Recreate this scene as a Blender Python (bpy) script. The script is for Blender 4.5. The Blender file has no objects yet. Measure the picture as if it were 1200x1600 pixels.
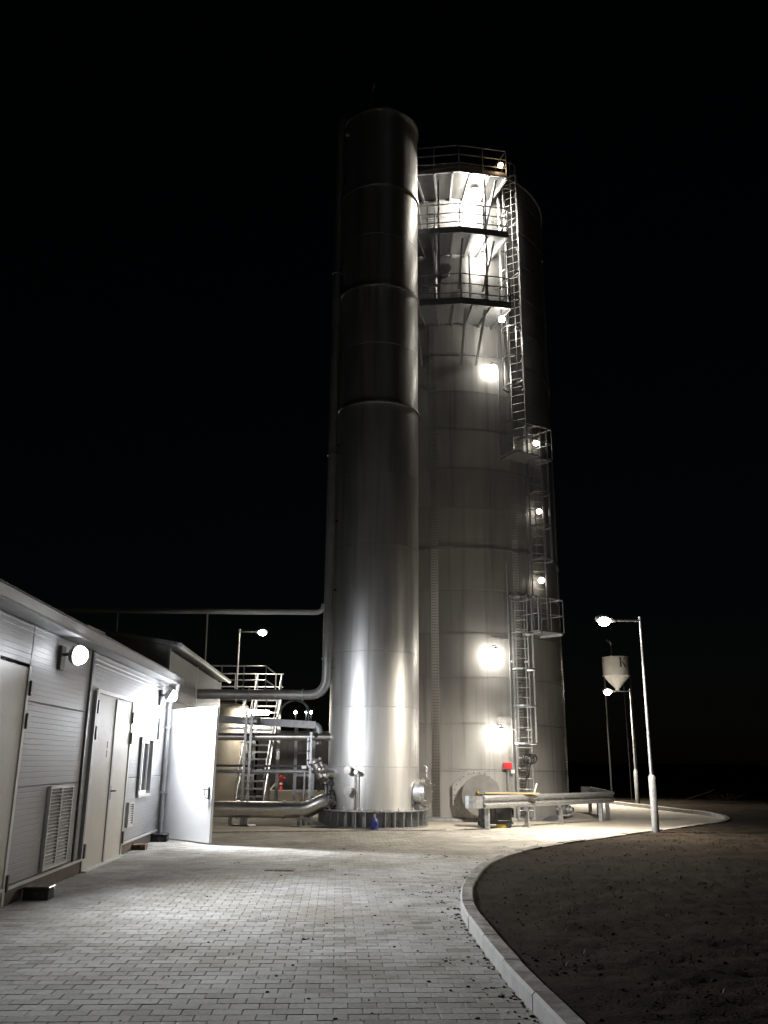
import bpy, bmesh, math, random
from mathutils import Vector, Matrix, noise
random.seed(7)
R = math.radians
scene = bpy.context.scene
COL = scene.collection

# ------------------------------------------------------------------ camera
cam_d = bpy.data.cameras.new('camera'); cam = bpy.data.objects.new('camera', cam_d); COL.objects.link(cam)
cam_d.sensor_fit = 'VERTICAL'; cam_d.sensor_height = 32.0; cam_d.lens = 32.0 * 1336 / 1600
cam_d.clip_start = 0.05; cam_d.clip_end = 3000
PITCH = math.atan(388 / 1336); ROLL = math.atan(40 / 4600)
cam.location = (0, 0, 1.65)
cam.matrix_world = Matrix.Translation((0, 0, 1.65)) @ Matrix.Rotation(R(90) + PITCH, 4, 'X') @ Matrix.Rotation(ROLL, 4, 'Z')
scene.camera = cam

# ------------------------------------------------------------------ night sky, faint moonlight, exposure
world = bpy.data.worlds.new('World'); scene.world = world; world.use_nodes = True
wn = world.node_tree; bg = wn.nodes['Background']
sky = wn.nodes.new('ShaderNodeTexSky'); sky.sky_type = 'NISHITA'; sky.sun_disc = False
sky.sun_elevation = R(12); sky.sun_rotation = R(200)
wn.links.new(sky.outputs[0], bg.inputs[0]); bg.inputs[1].default_value = 0.000035
sun_d = bpy.data.lights.new('moonlight', 'SUN'); sun_d.energy = 0.0004; sun_d.angle = R(0.5); sun_d.color = (0.8, 0.88, 1)
sun = bpy.data.objects.new('moonlight', sun_d); COL.objects.link(sun); sun.rotation_euler = (R(60), 0, R(20))
vs = scene.view_settings
vs.view_transform = 'Standard'; vs.look = 'None'; vs.gamma = 1; vs.use_curve_mapping = False; vs.exposure = 3.0
cy = scene.cycles
cy.use_denoising = True; cy.max_bounces = 6; cy.diffuse_bounces = 3; cy.glossy_bounces = 4; cy.sample_clamp_indirect = 4
cy.blur_glossy = 0.6

# ------------------------------------------------------------------ materials
def nodes_of(name):
    m = bpy.data.materials.new(name); m.use_nodes = True
    nt = m.node_tree; return m, nt, nt.nodes['Principled BSDF']
def mat(name, col, rough=0.6, metal=0.0, var=0.15, scale=3.0, bump=0.0, bscale=60.0, rvar=0.1, streak=None):
    m, nt, b = nodes_of(name); L = nt.links
    tc = nt.nodes.new('ShaderNodeTexCoord'); src = tc.outputs['Object']
    if streak:
        mp = nt.nodes.new('ShaderNodeMapping'); mp.inputs['Scale'].default_value = streak
        L.new(src, mp.inputs[0]); src2 = mp.outputs[0]
    else: src2 = src
    n = nt.nodes.new('ShaderNodeTexNoise'); n.inputs['Scale'].default_value = scale; n.inputs['Detail'].default_value = 6
    n.inputs['Roughness'].default_value = 0.62
    L.new(src2, n.inputs['Vector'])
    r = nt.nodes.new('ShaderNodeValToRGB')
    r.color_ramp.elements[0].position = 0.3; r.color_ramp.elements[1].position = 0.7
    r.color_ramp.elements[0].color = [c * (1 - var) for c in col] + [1]
    r.color_ramp.elements[1].color = [min(1, c * (1 + var * 0.6)) for c in col] + [1]
    L.new(n.outputs[0], r.inputs[0]); L.new(r.outputs[0], b.inputs['Base Color'])
    mr = nt.nodes.new('ShaderNodeMapRange'); mr.inputs[3].default_value = max(0.03, rough - rvar); mr.inputs[4].default_value = min(1, rough + rvar)
    L.new(n.outputs[0], mr.inputs[0]); L.new(mr.outputs[0], b.inputs['Roughness'])
    b.inputs['Metallic'].default_value = metal
    if bump:
        n2 = nt.nodes.new('ShaderNodeTexNoise'); n2.inputs['Scale'].default_value = bscale; n2.inputs['Detail'].default_value = 4
        L.new(src, n2.inputs['Vector'])
        bp = nt.nodes.new('ShaderNodeBump'); bp.inputs['Strength'].default_value = bump; bp.inputs['Distance'].default_value = 0.01
        L.new(n2.outputs[0], bp.inputs['Height']); L.new(bp.outputs[0], b.inputs['Normal'])
    return m
def emit(name, col, strength):
    m, nt, b = nodes_of(name)
    b.inputs['Base Color'].default_value = (0.9, 0.9, 0.9, 1)
    b.inputs['Emission Color'].default_value = (*col, 1); b.inputs['Emission Strength'].default_value = strength
    return m
def paver_mat():
    m, nt, b = nodes_of('concrete_paver'); L = nt.links
    oi = nt.nodes.new('ShaderNodeObjectInfo'); ge = nt.nodes.new('ShaderNodeNewGeometry')
    ad = nt.nodes.new('ShaderNodeMath'); ad.operation = 'ADD'; L.new(oi.outputs['Random'], ad.inputs[0]); L.new(ge.outputs['Random Per Island'], ad.inputs[1])
    fr = nt.nodes.new('ShaderNodeMath'); fr.operation = 'FRACT'; L.new(ad.outputs[0], fr.inputs[0])
    r = nt.nodes.new('ShaderNodeValToRGB'); e = r.color_ramp.elements
    e[0].position = 0; e[0].color = (0.335, 0.33, 0.31, 1); e[1].position = 0.86; e[1].color = (0.44, 0.435, 0.415, 1); x3 = e.new(1.0); x3.color = (0.27, 0.265, 0.25, 1)
    L.new(fr.outputs[0], r.inputs[0])
    # broad dirt drifts
    n = nt.nodes.new('ShaderNodeTexNoise'); n.inputs['Scale'].default_value = 0.55; n.inputs['Detail'].default_value = 7; n.inputs['Roughness'].default_value = 0.65
    L.new(ge.outputs['Position'], n.inputs['Vector'])
    r2 = nt.nodes.new('ShaderNodeValToRGB'); e = r2.color_ramp.elements; e[0].position = 0.36; e[0].color = (0.64, 0.62, 0.56, 1); e[1].position = 0.62; e[1].color = (1, 1, 1, 1)
    L.new(n.outputs[0], r2.inputs[0])
    mx = nt.nodes.new('ShaderNodeMixRGB'); mx.blend_type = 'MULTIPLY'; mx.inputs[0].default_value = 1
    L.new(r.outputs[0], mx.inputs[1]); L.new(r2.outputs[0], mx.inputs[2])
    n3 = nt.nodes.new('ShaderNodeTexNoise'); n3.inputs['Scale'].default_value = 28; n3.inputs['Detail'].default_value = 5
    L.new(ge.outputs['Position'], n3.inputs['Vector'])
    r3 = nt.nodes.new('ShaderNodeValToRGB'); e = r3.color_ramp.elements; e[0].position = 0.3; e[0].color = (0.78, 0.78, 0.78, 1); e[1].position = 0.7; e[1].color = (1.1, 1.1, 1.1, 1)
    L.new(n3.outputs[0], r3.inputs[0])
    mx2 = nt.nodes.new('ShaderNodeMixRGB'); mx2.blend_type = 'MULTIPLY'; mx2.inputs[0].default_value = 1
    L.new(mx.outputs[0], mx2.inputs[1]); L.new(r3.outputs[0], mx2.inputs[2]); L.new(mx2.outputs[0], b.inputs['Base Color'])
    b.inputs['Roughness'].default_value = 0.85
    bp = nt.nodes.new('ShaderNodeBump'); bp.inputs['Strength'].default_value = 0.5; bp.inputs['Distance'].default_value = 0.004
    n4 = nt.nodes.new('ShaderNodeTexNoise'); n4.inputs['Scale'].default_value = 160; L.new(ge.outputs['Position'], n4.inputs['Vector'])
    L.new(n4.outputs[0], bp.inputs['Height']); L.new(bp.outputs[0], b.inputs['Normal'])
    return m
def brushed(name, col, rough, aniso=0.55):
    m = mat(name, col, rough, 1.0, var=0.14, scale=1.4, rvar=0.07, streak=(2.2, 2.2, 0.25))
    nt = m.node_tree; b = nt.nodes['Principled BSDF']
    t = nt.nodes.new('ShaderNodeTangent'); t.direction_type = 'RADIAL'; t.axis = 'Z'
    nt.links.new(t.outputs[0], b.inputs['Tangent'])
    b.inputs['Metallic'].default_value = 0.87
    b.inputs['Anisotropic'].default_value = aniso; b.inputs['Anisotropic Rotation'].default_value = 0.25
    return m
M = {}
M['paver'] = paver_mat()
M['bed'] = mat('joint_sand', (0.27, 0.26, 0.24), 0.95, var=0.4, scale=8)
M['apron'] = mat('dusty_concrete', (0.42, 0.39, 0.34), 0.9, var=0.3, scale=0.7, bump=0.4, bscale=40)
M['kerb'] = mat('kerb_concrete', (0.36, 0.355, 0.34), 0.85, var=0.22, scale=5, bump=0.4, bscale=90)
def dirty_top(m, col, lo, hi):
    nt = m.node_tree; L = nt.links; b = nt.nodes['Principled BSDF']; src = b.inputs['Base Color'].links[0].from_socket
    ge = nt.nodes.new('ShaderNodeNewGeometry'); sx = nt.nodes.new('ShaderNodeSeparateXYZ'); L.new(ge.outputs['True Normal'], sx.inputs[0])
    n = nt.nodes.new('ShaderNodeTexNoise'); n.inputs['Scale'].default_value = 3.5; n.inputs['Detail'].default_value = 8; n.inputs['Roughness'].default_value = .7; L.new(ge.outputs['Position'], n.inputs['Vector'])
    a = nt.nodes.new('ShaderNodeMapRange'); a.inputs[1].default_value = lo; a.inputs[2].default_value = hi; L.new(n.outputs[0], a.inputs[0])
    z = nt.nodes.new('ShaderNodeMath'); z.operation = 'GREATER_THAN'; z.inputs[1].default_value = .8; L.new(sx.outputs[2], z.inputs[0])
    mu = nt.nodes.new('ShaderNodeMath'); mu.operation = 'MULTIPLY'; L.new(a.outputs[0], mu.inputs[0]); L.new(z.outputs[0], mu.inputs[1])
    mx = nt.nodes.new('ShaderNodeMixRGB'); L.new(mu.outputs[0], mx.inputs[0]); L.new(src, mx.inputs[1]); mx.inputs[2].default_value = (*col, 1); L.new(mx.outputs[0], b.inputs['Base Color'])
for _m in ('soil', 'clod', 'bed', 'paver', 'apron'):
    if _m in M: M[_m].node_tree.nodes['Principled BSDF'].inputs['Specular IOR Level'].default_value = 0.12
dirty_top(M['kerb'], (.10, .085, .065), .30, .58)
M['soil'] = mat('soil', (0.027, 0.022, 0.017), 0.97, var=0.6, scale=1.6, bump=1.0, bscale=35)
M['clod'] = mat('soil_clod', (0.046, 0.037, 0.028), 0.97, var=0.5, scale=9, bump=0.6, bscale=60)
for _m in ('soil', 'clod'): M[_m].node_tree.nodes['Principled BSDF'].inputs['Specular IOR Level'].default_value = 0.03
M['weed'] = mat('weed', (0.06, 0.085, 0.03), 0.8, var=0.4, scale=4)
M['steel'] = brushed('brushed_stainless', (0.55, 0.55, 0.545), 0.50, 0.25)
M['pipe'] = mat('stainless_pipe', (0.55, 0.54, 0.52), 0.36, 1.0, var=0.2, scale=3, rvar=0.08)
M['tank'] = mat('enamelled_tank_steel', (0.41, 0.41, 0.405), 0.42, 0.12, var=0.2, scale=1.2, rvar=0.08, streak=(1.2, 1.2, 0.22))
def tone_per_panel(m, lo, hi, wave=.0, wscale=.8):
    nt = m.node_tree; L = nt.links; b = nt.nodes['Principled BSDF']; src = b.inputs['Base Color'].links[0].from_socket
    oi = nt.nodes.new('ShaderNodeObjectInfo'); mr = nt.nodes.new('ShaderNodeMapRange'); mr.inputs[3].default_value = lo; mr.inputs[4].default_value = hi
    L.new(oi.outputs['Random'], mr.inputs[0]); mx = nt.nodes.new('ShaderNodeMixRGB'); mx.blend_type = 'MULTIPLY'; mx.inputs[0].default_value = 1
    L.new(src, mx.inputs[1]); L.new(mr.outputs[0], mx.inputs[2])
    # thin vertical run-off stains
    ge = nt.nodes.new('ShaderNodeNewGeometry'); mp = nt.nodes.new('ShaderNodeMapping'); mp.inputs['Scale'].default_value = (5, 5, .18); L.new(ge.outputs['Position'], mp.inputs[0])
    n = nt.nodes.new('ShaderNodeTexNoise'); n.inputs['Scale'].default_value = 1.3; n.inputs['Detail'].default_value = 5; L.new(mp.outputs[0], n.inputs['Vector'])
    r = nt.nodes.new('ShaderNodeMapRange'); r.inputs[1].default_value = .52; r.inputs[2].default_value = .72; r.inputs[3].default_value = 1; r.inputs[4].default_value = .72; L.new(n.outputs[0], r.inputs[0])
    m2 = nt.nodes.new('ShaderNodeMixRGB'); m2.blend_type = 'MULTIPLY'; m2.inputs[0].default_value = 1; L.new(mx.outputs[0], m2.inputs[1]); L.new(r.outputs[0], m2.inputs[2]); L.new(m2.outputs[0], b.inputs['Base Color'])
    if wave:
        w = nt.nodes.new('ShaderNodeTexNoise'); w.inputs['Scale'].default_value = wscale; w.inputs['Detail'].default_value = 2; L.new(ge.outputs['Position'], w.inputs['Vector'])
        bp = nt.nodes.new('ShaderNodeBump'); bp.inputs['Strength'].default_value = wave; bp.inputs['Distance'].default_value = .03; L.new(w.outputs[0], bp.inputs['Height']); L.new(bp.outputs[0], b.inputs['Normal'])
tone_per_panel(M['tank'], .86, 1.06, .12, 1.1)
tone_per_panel(M['steel'], .9, 1.04, .16, 1.6)
M['riser'] = mat('dull_zinc_pipe', (0.33, 0.33, 0.325), 0.42, 0.55, var=0.2, scale=3)
M['bolt'] = mat('bolt_caps', (0.12, 0.12, 0.12), 0.5, 0.4)
M['galv'] = mat('galvanised_steel', (0.46, 0.47, 0.48), 0.45, 0.75, var=0.3, scale=14, rvar=0.12)
M['galvdull'] = mat('weathered_zinc', (0.36, 0.37, 0.38), 0.55, 0.5, var=0.3, scale=9)
M['darksteel'] = mat('dark_steel', (0.10, 0.10, 0.10), 0.5, 0.6, var=0.3)
M['panel'] = mat('grey_sandwich_panel', (0.28, 0.283, 0.285), 0.5, 0.12, var=0.1, scale=1.5, streak=(1, 1, 0.4))
M['door'] = mat('cream_door_paint', (0.50, 0.48, 0.42), 0.5, var=0.08, scale=2)
M['whitedoor'] = mat('white_door_paint', (0.72, 0.73, 0.74), 0.45, var=0.06, scale=2)
M['trim'] = mat('light_trim', (0.55, 0.55, 0.54), 0.5, 0.2, var=0.12)
M['plinth'] = mat('brown_plinth', (0.13, 0.105, 0.085), 0.85, var=0.3, scale=6, bump=0.3)
M['fascia'] = mat('grey_flashing', (0.30, 0.305, 0.31), 0.5, 0.3, var=0.12)
M['black'] = mat('black_plastic', (0.02, 0.02, 0.02), 0.45, var=0.3)
M['blackgloss'] = mat('black_enamel', (0.018, 0.018, 0.02), 0.25, var=0.3)
M['brick'] = mat('red_brown_block', (0.16, 0.10, 0.075), 0.9, var=0.3, scale=8, bump=0.5)
M['glass'] = mat('dark_window_glass', (0.03, 0.035, 0.04), 0.08, 0.0, var=0.2)
M['red'] = mat('red_paint', (0.50, 0.03, 0.035), 0.4, var=0.15)
M['blue'] = mat('blue_paint', (0.018, 0.032, 0.16), 0.5, var=0.15)
M['yellow'] = mat('yellow_paint', (0.48, 0.33, 0.05), 0.55, var=0.25)
M['wood'] = mat('pale_timber', (0.45, 0.33, 0.17), 0.8, var=0.25, scale=4, streak=(1, 12, 12))
M['white'] = mat('white_paint', (0.78, 0.77, 0.74), 0.5, var=0.08)
M['beige'] = mat('beige_tank_paint', (0.48, 0.43, 0.34), 0.5, var=0.12)
M['letter'] = mat('grey_letter', (0.10, 0.10, 0.10), 0.6)
M['twig'] = mat('dry_twigs', (0.07, 0.05, 0.035), 0.9, var=0.3)
M['flood'] = emit('led_flood_glow', (0.92, 0.94, 1.0), 24)
M['flood_dim'] = emit('led_flood_side_glow', (0.92, 0.94, 1.0), 6)
M['globe'] = emit('warm_globe_glow', (1.0, 0.92, 0.80), 9.5)
M['globe_small'] = emit('small_globe_glow', (1.0, 0.88, 0.72), 2.0)
M['globe_orange'] = emit('orange_lamp_glow', (1.0, 0.66, 0.36), 3.5)
M['globe_mid'] = emit('shell_lamp_glow', (1.0, 0.92, 0.80), 11)
M['globe_top'] = emit('platform_lamp_glow', (1.0, 0.93, 0.82), 23)
M['street'] = emit('street_lamp_glow', (1.0, 0.90, 0.74), 28)
M['tube'] = emit('tube_lamp_glow', (1.0, 0.93, 0.82), 22)
M['far'] = emit('far_lamp_glow', (0.95, 0.97, 1.0), 20)

# ------------------------------------------------------------------ mesh helpers
ORG = {}
def tag(o, label=None, cat=None, group=None, kind=None):
    if label: o['label'] = label
    if cat: o['category'] = cat
    if group: o['group'] = group
    if kind: o['kind'] = kind
    return o
def thing(name, label, cat, loc, group=None):
    o = bpy.data.objects.new(name, None); o.location = loc; o.empty_display_size = 0.2
    COL.objects.link(o); ORG[o] = Vector(loc)
    return tag(o, label, cat, group)
class MB:
    def __init__(s): s.v = []; s.f = []; s.sm = []
    def add(s, vs, fs, smooth=False):
        k = len(s.v); s.v += [Vector(p) for p in vs]; s.f += [tuple(i + k for i in f) for f in fs]; s.sm += [smooth] * len(fs)
        return s
    def box(s, a, b, fr=None):
        x0, y0, z0 = a; x1, y1, z1 = b
        P = [(x0,y0,z0),(x1,y0,z0),(x1,y1,z0),(x0,y1,z0),(x0,y0,z1),(x1,y0,z1),(x1,y1,z1),(x0,y1,z1)]
        if fr: P = [fr(*p) for p in P]
        return s.add(P, [(0,3,2,1),(4,5,6,7),(0,1,5,4),(1,2,6,5),(2,3,7,6),(3,0,4,7)])
    def cbox(s, a, b, c=0.01, fr=None):       # box with chamfered top edges
        x0, y0, z0 = a; x1, y1, z1 = b
        P = [(x0,y0,z0),(x1,y0,z0),(x1,y1,z0),(x0,y1,z0),(x0,y0,z1-c),(x1,y0,z1-c),(x1,y1,z1-c),(x0,y1,z1-c),
             (x0+c,y0+c,z1),(x1-c,y0+c,z1),(x1-c,y1-c,z1),(x0+c,y1-c,z1)]
        if fr: P = [fr(*p) for p in P]
        return s.add(P, [(0,3,2,1),(0,1,5,4),(1,2,6,5),(2,3,7,6),(3,0,4,7),(4,5,9,8),(5,6,10,9),(6,7,11,10),(7,4,8,11),(8,9,10,11)])
    def bar(s, p, q, w, h, up=(0, 0, 1)):      # rectangular bar
        p = Vector(p); q = Vector(q); d = (q - p).normalized(); u = Vector(up)
        if abs(d.dot(u)) > 0.98: u = Vector((0, 1, 0))
        r = d.cross(u).normalized(); u = r.cross(d)
        P = [e + r * (i * w / 2) + u * (j * h / 2) for e in (p, q) for i, j in ((-1,-1),(1,-1),(1,1),(-1,1))]
        return s.add(P, [(3,2,1,0),(4,5,6,7),(0,1,5,4),(1,2,6,5),(2,3,7,6),(3,0,4,7)])
    def tube(s, pts, r, n=12, cap=True, closed=False):
        pts = [Vector(p) for p in pts]; m = len(pts); rs = r if isinstance(r, (list, tuple)) else [r] * m
        ring = []; prev = None
        for i, p in enumerate(pts):
            if closed: d = (pts[(i+1) % m] - pts[i-1]).normalized()
            else: d = (pts[min(i+1, m-1)] - pts[max(i-1, 0)]).normalized()
            if prev is None:
                u = Vector((0,0,1)) if abs(d.z) < 0.9 else Vector((1,0,0))
            else: u = prev
            a = (u - d * u.dot(d)).normalized(); prev = a; b = d.cross(a)
            ring.append([p + (a * math.cos(2*math.pi*k/n) + b * math.sin(2*math.pi*k/n)) * rs[i] for k in range(n)])
        V = [v for rg in ring for v in rg]; F = []
        for i in range(m if closed else m - 1):
            j = (i + 1) % m
            for k in range(n): F.append((i*n+k, i*n+(k+1) % n, j*n+(k+1) % n, j*n+k))
        s.add(V, F, True)
        if cap and not closed:
            s.add(ring[0], [tuple(range(n))[::-1]]); s.add(ring[-1], [tuple(range(n))])
        return s
    def lathe(s, prof, c, n=48, a0=0, a1=360, smooth=True, split=False):   # prof: (r,z); axis Z at c
        if split:
            for q in zip(prof, prof[1:]): s.lathe(list(q), c, n, a0, a1, True)
            return s
        full = abs(a1 - a0) >= 359.9; m = n if full else n + 1; V = []; F = []
        for r, z in prof:
            for k in range(m):
                a = R(a0 + (a1 - a0) * k / n); V.append((c[0] + r * math.sin(a), c[1] - r * math.cos(a), c[2] + z))
        for i in range(len(prof) - 1):
            for k in range(n):
                k2 = (k + 1) % m; F.append((i*m+k, i*m+k2, (i+1)*m+k2, (i+1)*m+k))
        return s.add(V, F, smooth)
    def disc(s, p, d, r, t, n=20):             # short cylinder along d
        p = Vector(p); d = Vector(d).normalized(); return s.tube([p, p + d * t], r, n)
    def dome(s, p, d, r, h, n=14, m=5):        # bulging cap from a disc at p along d
        p = Vector(p); d = Vector(d).normalized(); u = Vector((0,0,1)) if abs(d.z) < 0.9 else Vector((1,0,0))
        a = d.cross(u).normalized(); b = d.cross(a); V = []; F = []
        for i in range(m):
            t = math.pi / 2 * i / m
            for k in range(n):
                q = 2 * math.pi * k / n; V.append(p + (a * math.cos(q) + b * math.sin(q)) * r * math.cos(t) + d * h * math.sin(t))
        V.append(p + d * h)
        for i in range(m - 1):
            for k in range(n): F.append((i*n+k, i*n+(k+1) % n, (i+1)*n+(k+1) % n, (i+1)*n+k))
        for k in range(n): F.append(((m-1)*n+k, (m-1)*n+(k+1) % n, m*n))
        F.append(tuple(range(n))[::-1]); return s.add(V, F, True)
    def ball(s, p, r, n=16, m=9, sz=1.0):
        p = Vector(p); V = [p + Vector((0,0,r*sz))]; F = []
        for i in range(1, m):
            t = math.pi * i / m
            for k in range(n):
                q = 2 * math.pi * k / n; V.append(p + Vector((r*math.sin(t)*math.cos(q), r*math.sin(t)*math.sin(q), r*sz*math.cos(t))))
        V.append(p - Vector((0,0,r*sz))); e = len(V) - 1
        for k in range(n): F.append((0, 1+k, 1+(k+1) % n)); F.append((e, 1+(m-2)*n+(k+1) % n, 1+(m-2)*n+k))
        for i in range(m-2):
            for k in range(n): F.append((1+i*n+k, 1+(i+1)*n+k, 1+(i+1)*n+(k+1) % n, 1+i*n+(k+1) % n))
        return s.add(V, F, True)
    def mesh(s, name, m, org=Vector((0,0,0))):
        me = bpy.data.meshes.new(name); me.from_pydata([tuple(v - org) for v in s.v], [], s.f)
        me.polygons.foreach_set('use_smooth', s.sm); me.materials.append(M[m])
        bm = bmesh.new(); bm.from_mesh(me); bmesh.ops.recalc_face_normals(bm, faces=bm.faces); bm.to_mesh(me); bm.free()
        me.update(); return me
    def build(s, name, m, parent=None, loc=None):
        org = ORG[parent] if parent else Vector(loc if loc is not None else (0, 0, 0))
        o = bpy.data.objects.new(name, s.mesh(name, m, org)); COL.objects.link(o); ORG[o] = org
        if parent: o.parent = parent
        else: o.location = org
        return o
def inst(me, name, parent, mw):                # a part that shares mesh data; mw is its place in the world
    o = bpy.data.objects.new(name, me); COL.objects.link(o); o.parent = parent
    o.matrix_local = Matrix.Translation(-ORG[parent]) @ mw; ORG[o] = mw.translation.copy()
    return o
def arc_bend(p0, pc, p1, n=8):                 # quadratic elbow between p0 and p1 with corner pc
    p0, pc, p1 = Vector(p0), Vector(pc), Vector(p1)
    return [p0 * (1-t)**2 + pc * 2*t*(1-t) + p1 * t*t for t in [i / n for i in range(n + 1)]]
def spline(P, per=8):
    P = [Vector(p) for p in P]; out = []
    for i in range(len(P) - 1):
        a, b, c, d = P[max(i-1,0)], P[i], P[i+1], P[min(i+2, len(P)-1)]
        for k in range(per):
            t = k / per
            out.append(0.5 * ((2*b) + (c-a)*t + (2*a-5*b+4*c-d)*t*t + (3*b-a-3*c+d)*t**3))
    out.append(P[-1]); return out

# ------------------------------------------------------------------ ground, paving, kerb, soil
WA = Vector((-4.34, 10.64, 0)); WD = Vector((-0.0508, 0.9987, 0)); WN = Vector((0.9987, 0.0508, 0))
def W(s, n, z): return WA + WD * s + WN * n + Vector((0, 0, z))   # along the wall, out from it, up

KP = [(1.30,3.6,0),(1.17,5.2,0),(1.08,6.31,0),(0.99,7.46,0),(0.93,8.7,0),(0.90,10.0,0),(0.95,11.06,0),(1.13,12.38,0),(1.54,14.32,0),(2.15,15.87,0),
      (3.13,17.58,0),(4.73,19.6,0),(6.3,21.5,0),(7.86,23.3,0),(9.4,25.2,0),(10.3,27.3,0),(10.6,29.76,0),(10.2,32.3,0),(9.6,36.4,0),(9.0,41,0),(8.8,46,0)]
KC = spline(KP, 10)
def inside_road(x, y):                          # left of the kerb line
    poly = KCP; c = False; j = len(poly) - 1
    for i in range(len(poly)):
        xi, yi = poly[i]; xj, yj = poly[j]
        if (yi > y) != (yj > y) and x < (xj - xi) * (y - yi) / (yj - yi) + xi: c = not c
        j = i
    return c
KCP = [(p.x, p.y) for p in KC] + [(-16, 46), (-16, 3.6)]
def kerb_dist(x, y): return min((p.x - x)**2 + (p.y - y)**2 for p in KC) ** 0.5

g = MB().add([(-700,-700,-0.06),(700,-700,-0.06),(700,1400,-0.06),(-700,1400,-0.06)], [(0,1,2,3)]).build('ground', 'soil')
tag(g, 'dark bare soil ground reaching to the horizon', 'ground', kind='structure')

def edge_y(x): return 21.0 + 0.235 * (x + 4.9) if x < 1.6 else 22.53   # where pavers stop and the pad begins
# concrete apron round the tanks
bm_ = MB(); pts = [p for p in KC if p.y > 22.4]
poly = [Vector((-14, 18.9, 0)), Vector((-4.95, 21.0, 0)), Vector((1.6, 22.53, 0))] + [Vector((6.98, 22.53, 0))] + [Vector((p.x + .05, p.y, 0)) for p in pts] + [Vector((-14, 46, 0))]
bm_.add([p + Vector((0,0,-0.004)) for p in poly], [tuple(range(len(poly)))])
ap = bm_.build('apron', 'apron'); tag(ap, 'pale dusty concrete apron around the tank and column', 'pavement', kind='structure')
# paving: sand bed + pavers in running bond
bm_ = MB(); pts = [p for p in KC if p.y <= 22.6]
poly = [Vector((-9, 3.6, 0))] + [p.copy() for p in pts] + [Vector((1.6, 22.6, 0)), Vector((-4.95, 21.1, 0)), Vector((-9, 21.1, 0))]
bm_.add([p + Vector((0,0,-0.016)) for p in poly], [tuple(range(len(poly)))])
paving = bm_.build('paving', 'bed'); tag(paving, 'grey concrete block paving of the yard', 'paving', kind='structure')
PL, PW, GAP = 0.205, 0.138, 0.003
def paver_shape(mb, jx=0, jy=0, fr=None):
    return mb.cbox((-PL/2+GAP/2, -PW/2+GAP/2, -0.05), (PL/2-GAP/2+jx, PW/2-GAP/2+jy, 0), 0.0035, fr)
pmesh = [paver_shape(MB(), random.uniform(-.001,.001), random.uniform(-.001,.001)).mesh('paver', 'paver') for _ in range(6)]
fw = Vector((0, math.cos(PITCH), math.sin(PITCH))); upv = Vector((0, -math.sin(PITCH), math.cos(PITCH)))
def sees(p):
    d = Vector(p) - Vector((0,0,1.65)); w = d.dot(fw)
    return w > 0 and abs(d.x / w * 1336) < 590 and abs(d.dot(upv) / w * 1336) < 792
rows = []
for j in range(-60, 100):
    for i in range(-40, 60):
        s = j * PW; n = i * PL + (PL/2 if j % 2 else 0) + 0.12
        p = W(s, n, 0)
        if n < 0.0 or p.y < 4.4 or p.y > edge_y(p.x) - 0.03: continue
        if not inside_road(p.x - 0.06, p.y): continue
        rows.append(p)
ang = math.atan2(WN.y, WN.x)
near = sorted([p for p in rows if sees(p)], key=lambda p: p.length)[:300]; ns = {id(p) for p in near}
def paver_m(p):
    tilt = Matrix.Rotation(random.gauss(0, .003), 4, 'X') @ Matrix.Rotation(random.gauss(0, .003), 4, 'Y')
    return Matrix.Translation(p + Vector((0, 0, random.gauss(0, .0009)))) @ Matrix.Rotation(ang + random.gauss(0, .004), 4, 'Z') @ tilt
for p in near: inst(random.choice(pmesh), 'paver', paving, paver_m(p))
far = MB()
for p in rows:
    if id(p) in ns: continue
    m = paver_m(p); paver_shape(far, 0, 0, lambda x, y, z: m @ Vector((x, y, z)))
o = far.build('paver_field', 'paver', paving); o['kind'] = 'stuff'
# edging between pavers and pad
e = MB()
pa, pb = Vector((-4.9, 21.0, 0)), Vector((1.6, 22.53, 0))
ed = thing('pad_edging', 'low dark concrete edging strip between the block paving and the tank pad', 'edging', (-1.6, 21.8, 0)); ed['kind'] = 'structure'
nseg = 7
for i in range(nseg):
    a = pa.lerp(pb, i / nseg + .0008); b = pa.lerp(pb, (i + 1) / nseg - .0008); mid = (a + b) / 2
    MB().bar(a + Vector((0,0,-.01)), b + Vector((0,0,-.01)), 0.08, 0.06).build('edging_block', 'bed', ed)

# kerb stones
kerb = thing('kerb', 'pale concrete kerb curving along the soil bed', 'kerb', (1, 10, 0)); kerb['kind'] = 'structure'
fine = spline(KP, 24); acc = [0.0]
for i in range(1, len(fine)): acc.append(acc[-1] + (fine[i] - fine[i-1]).length)
def at_len(l):
    for i in range(1, len(fine)):
        if acc[i] >= l:
            t = (l - acc[i-1]) / (acc[i] - acc[i-1]); return fine[i-1].lerp(fine[i], t)
    return fine[-1].copy()
KW, KH = 0.15, 0.125
l = 0.0
while l < acc[-1] - 1.0:
    L = 1.0; mb = MB(); n = 5; sec = []; hz = KH + random.gauss(0, .004); jo = random.gauss(0, .005)
    for i in range(n + 1):
        q = l + 0.008 + (L - 0.016) * i / n; p = at_len(q); d = (at_len(q + .05) - at_len(max(0, q - .05))).normalized(); r = Vector((d.y, -d.x, 0)); p = p + r * jo
        sec += [p + Vector((0,0,-.08)), p + Vector((0,0,hz-.02)), p + r*.02 + Vector((0,0,hz)), p + r*(KW-.01) + Vector((0,0,hz)), p + r*KW + Vector((0,0,hz-.01)), p + r*KW + Vector((0,0,-.08))]
    F = []
    for i in range(n):
        for k in range(6): F.append((i*6+k, i*6+(k+1) % 6, (i+1)*6+(k+1) % 6, (i+1)*6+k))
    F += [(0,1,2,3,4,5), tuple(n*6 + k for k in (5,4,3,2,1,0))]
    mb.add(sec, F).build('kerb_stone', 'kerb', kerb); l += L

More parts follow.
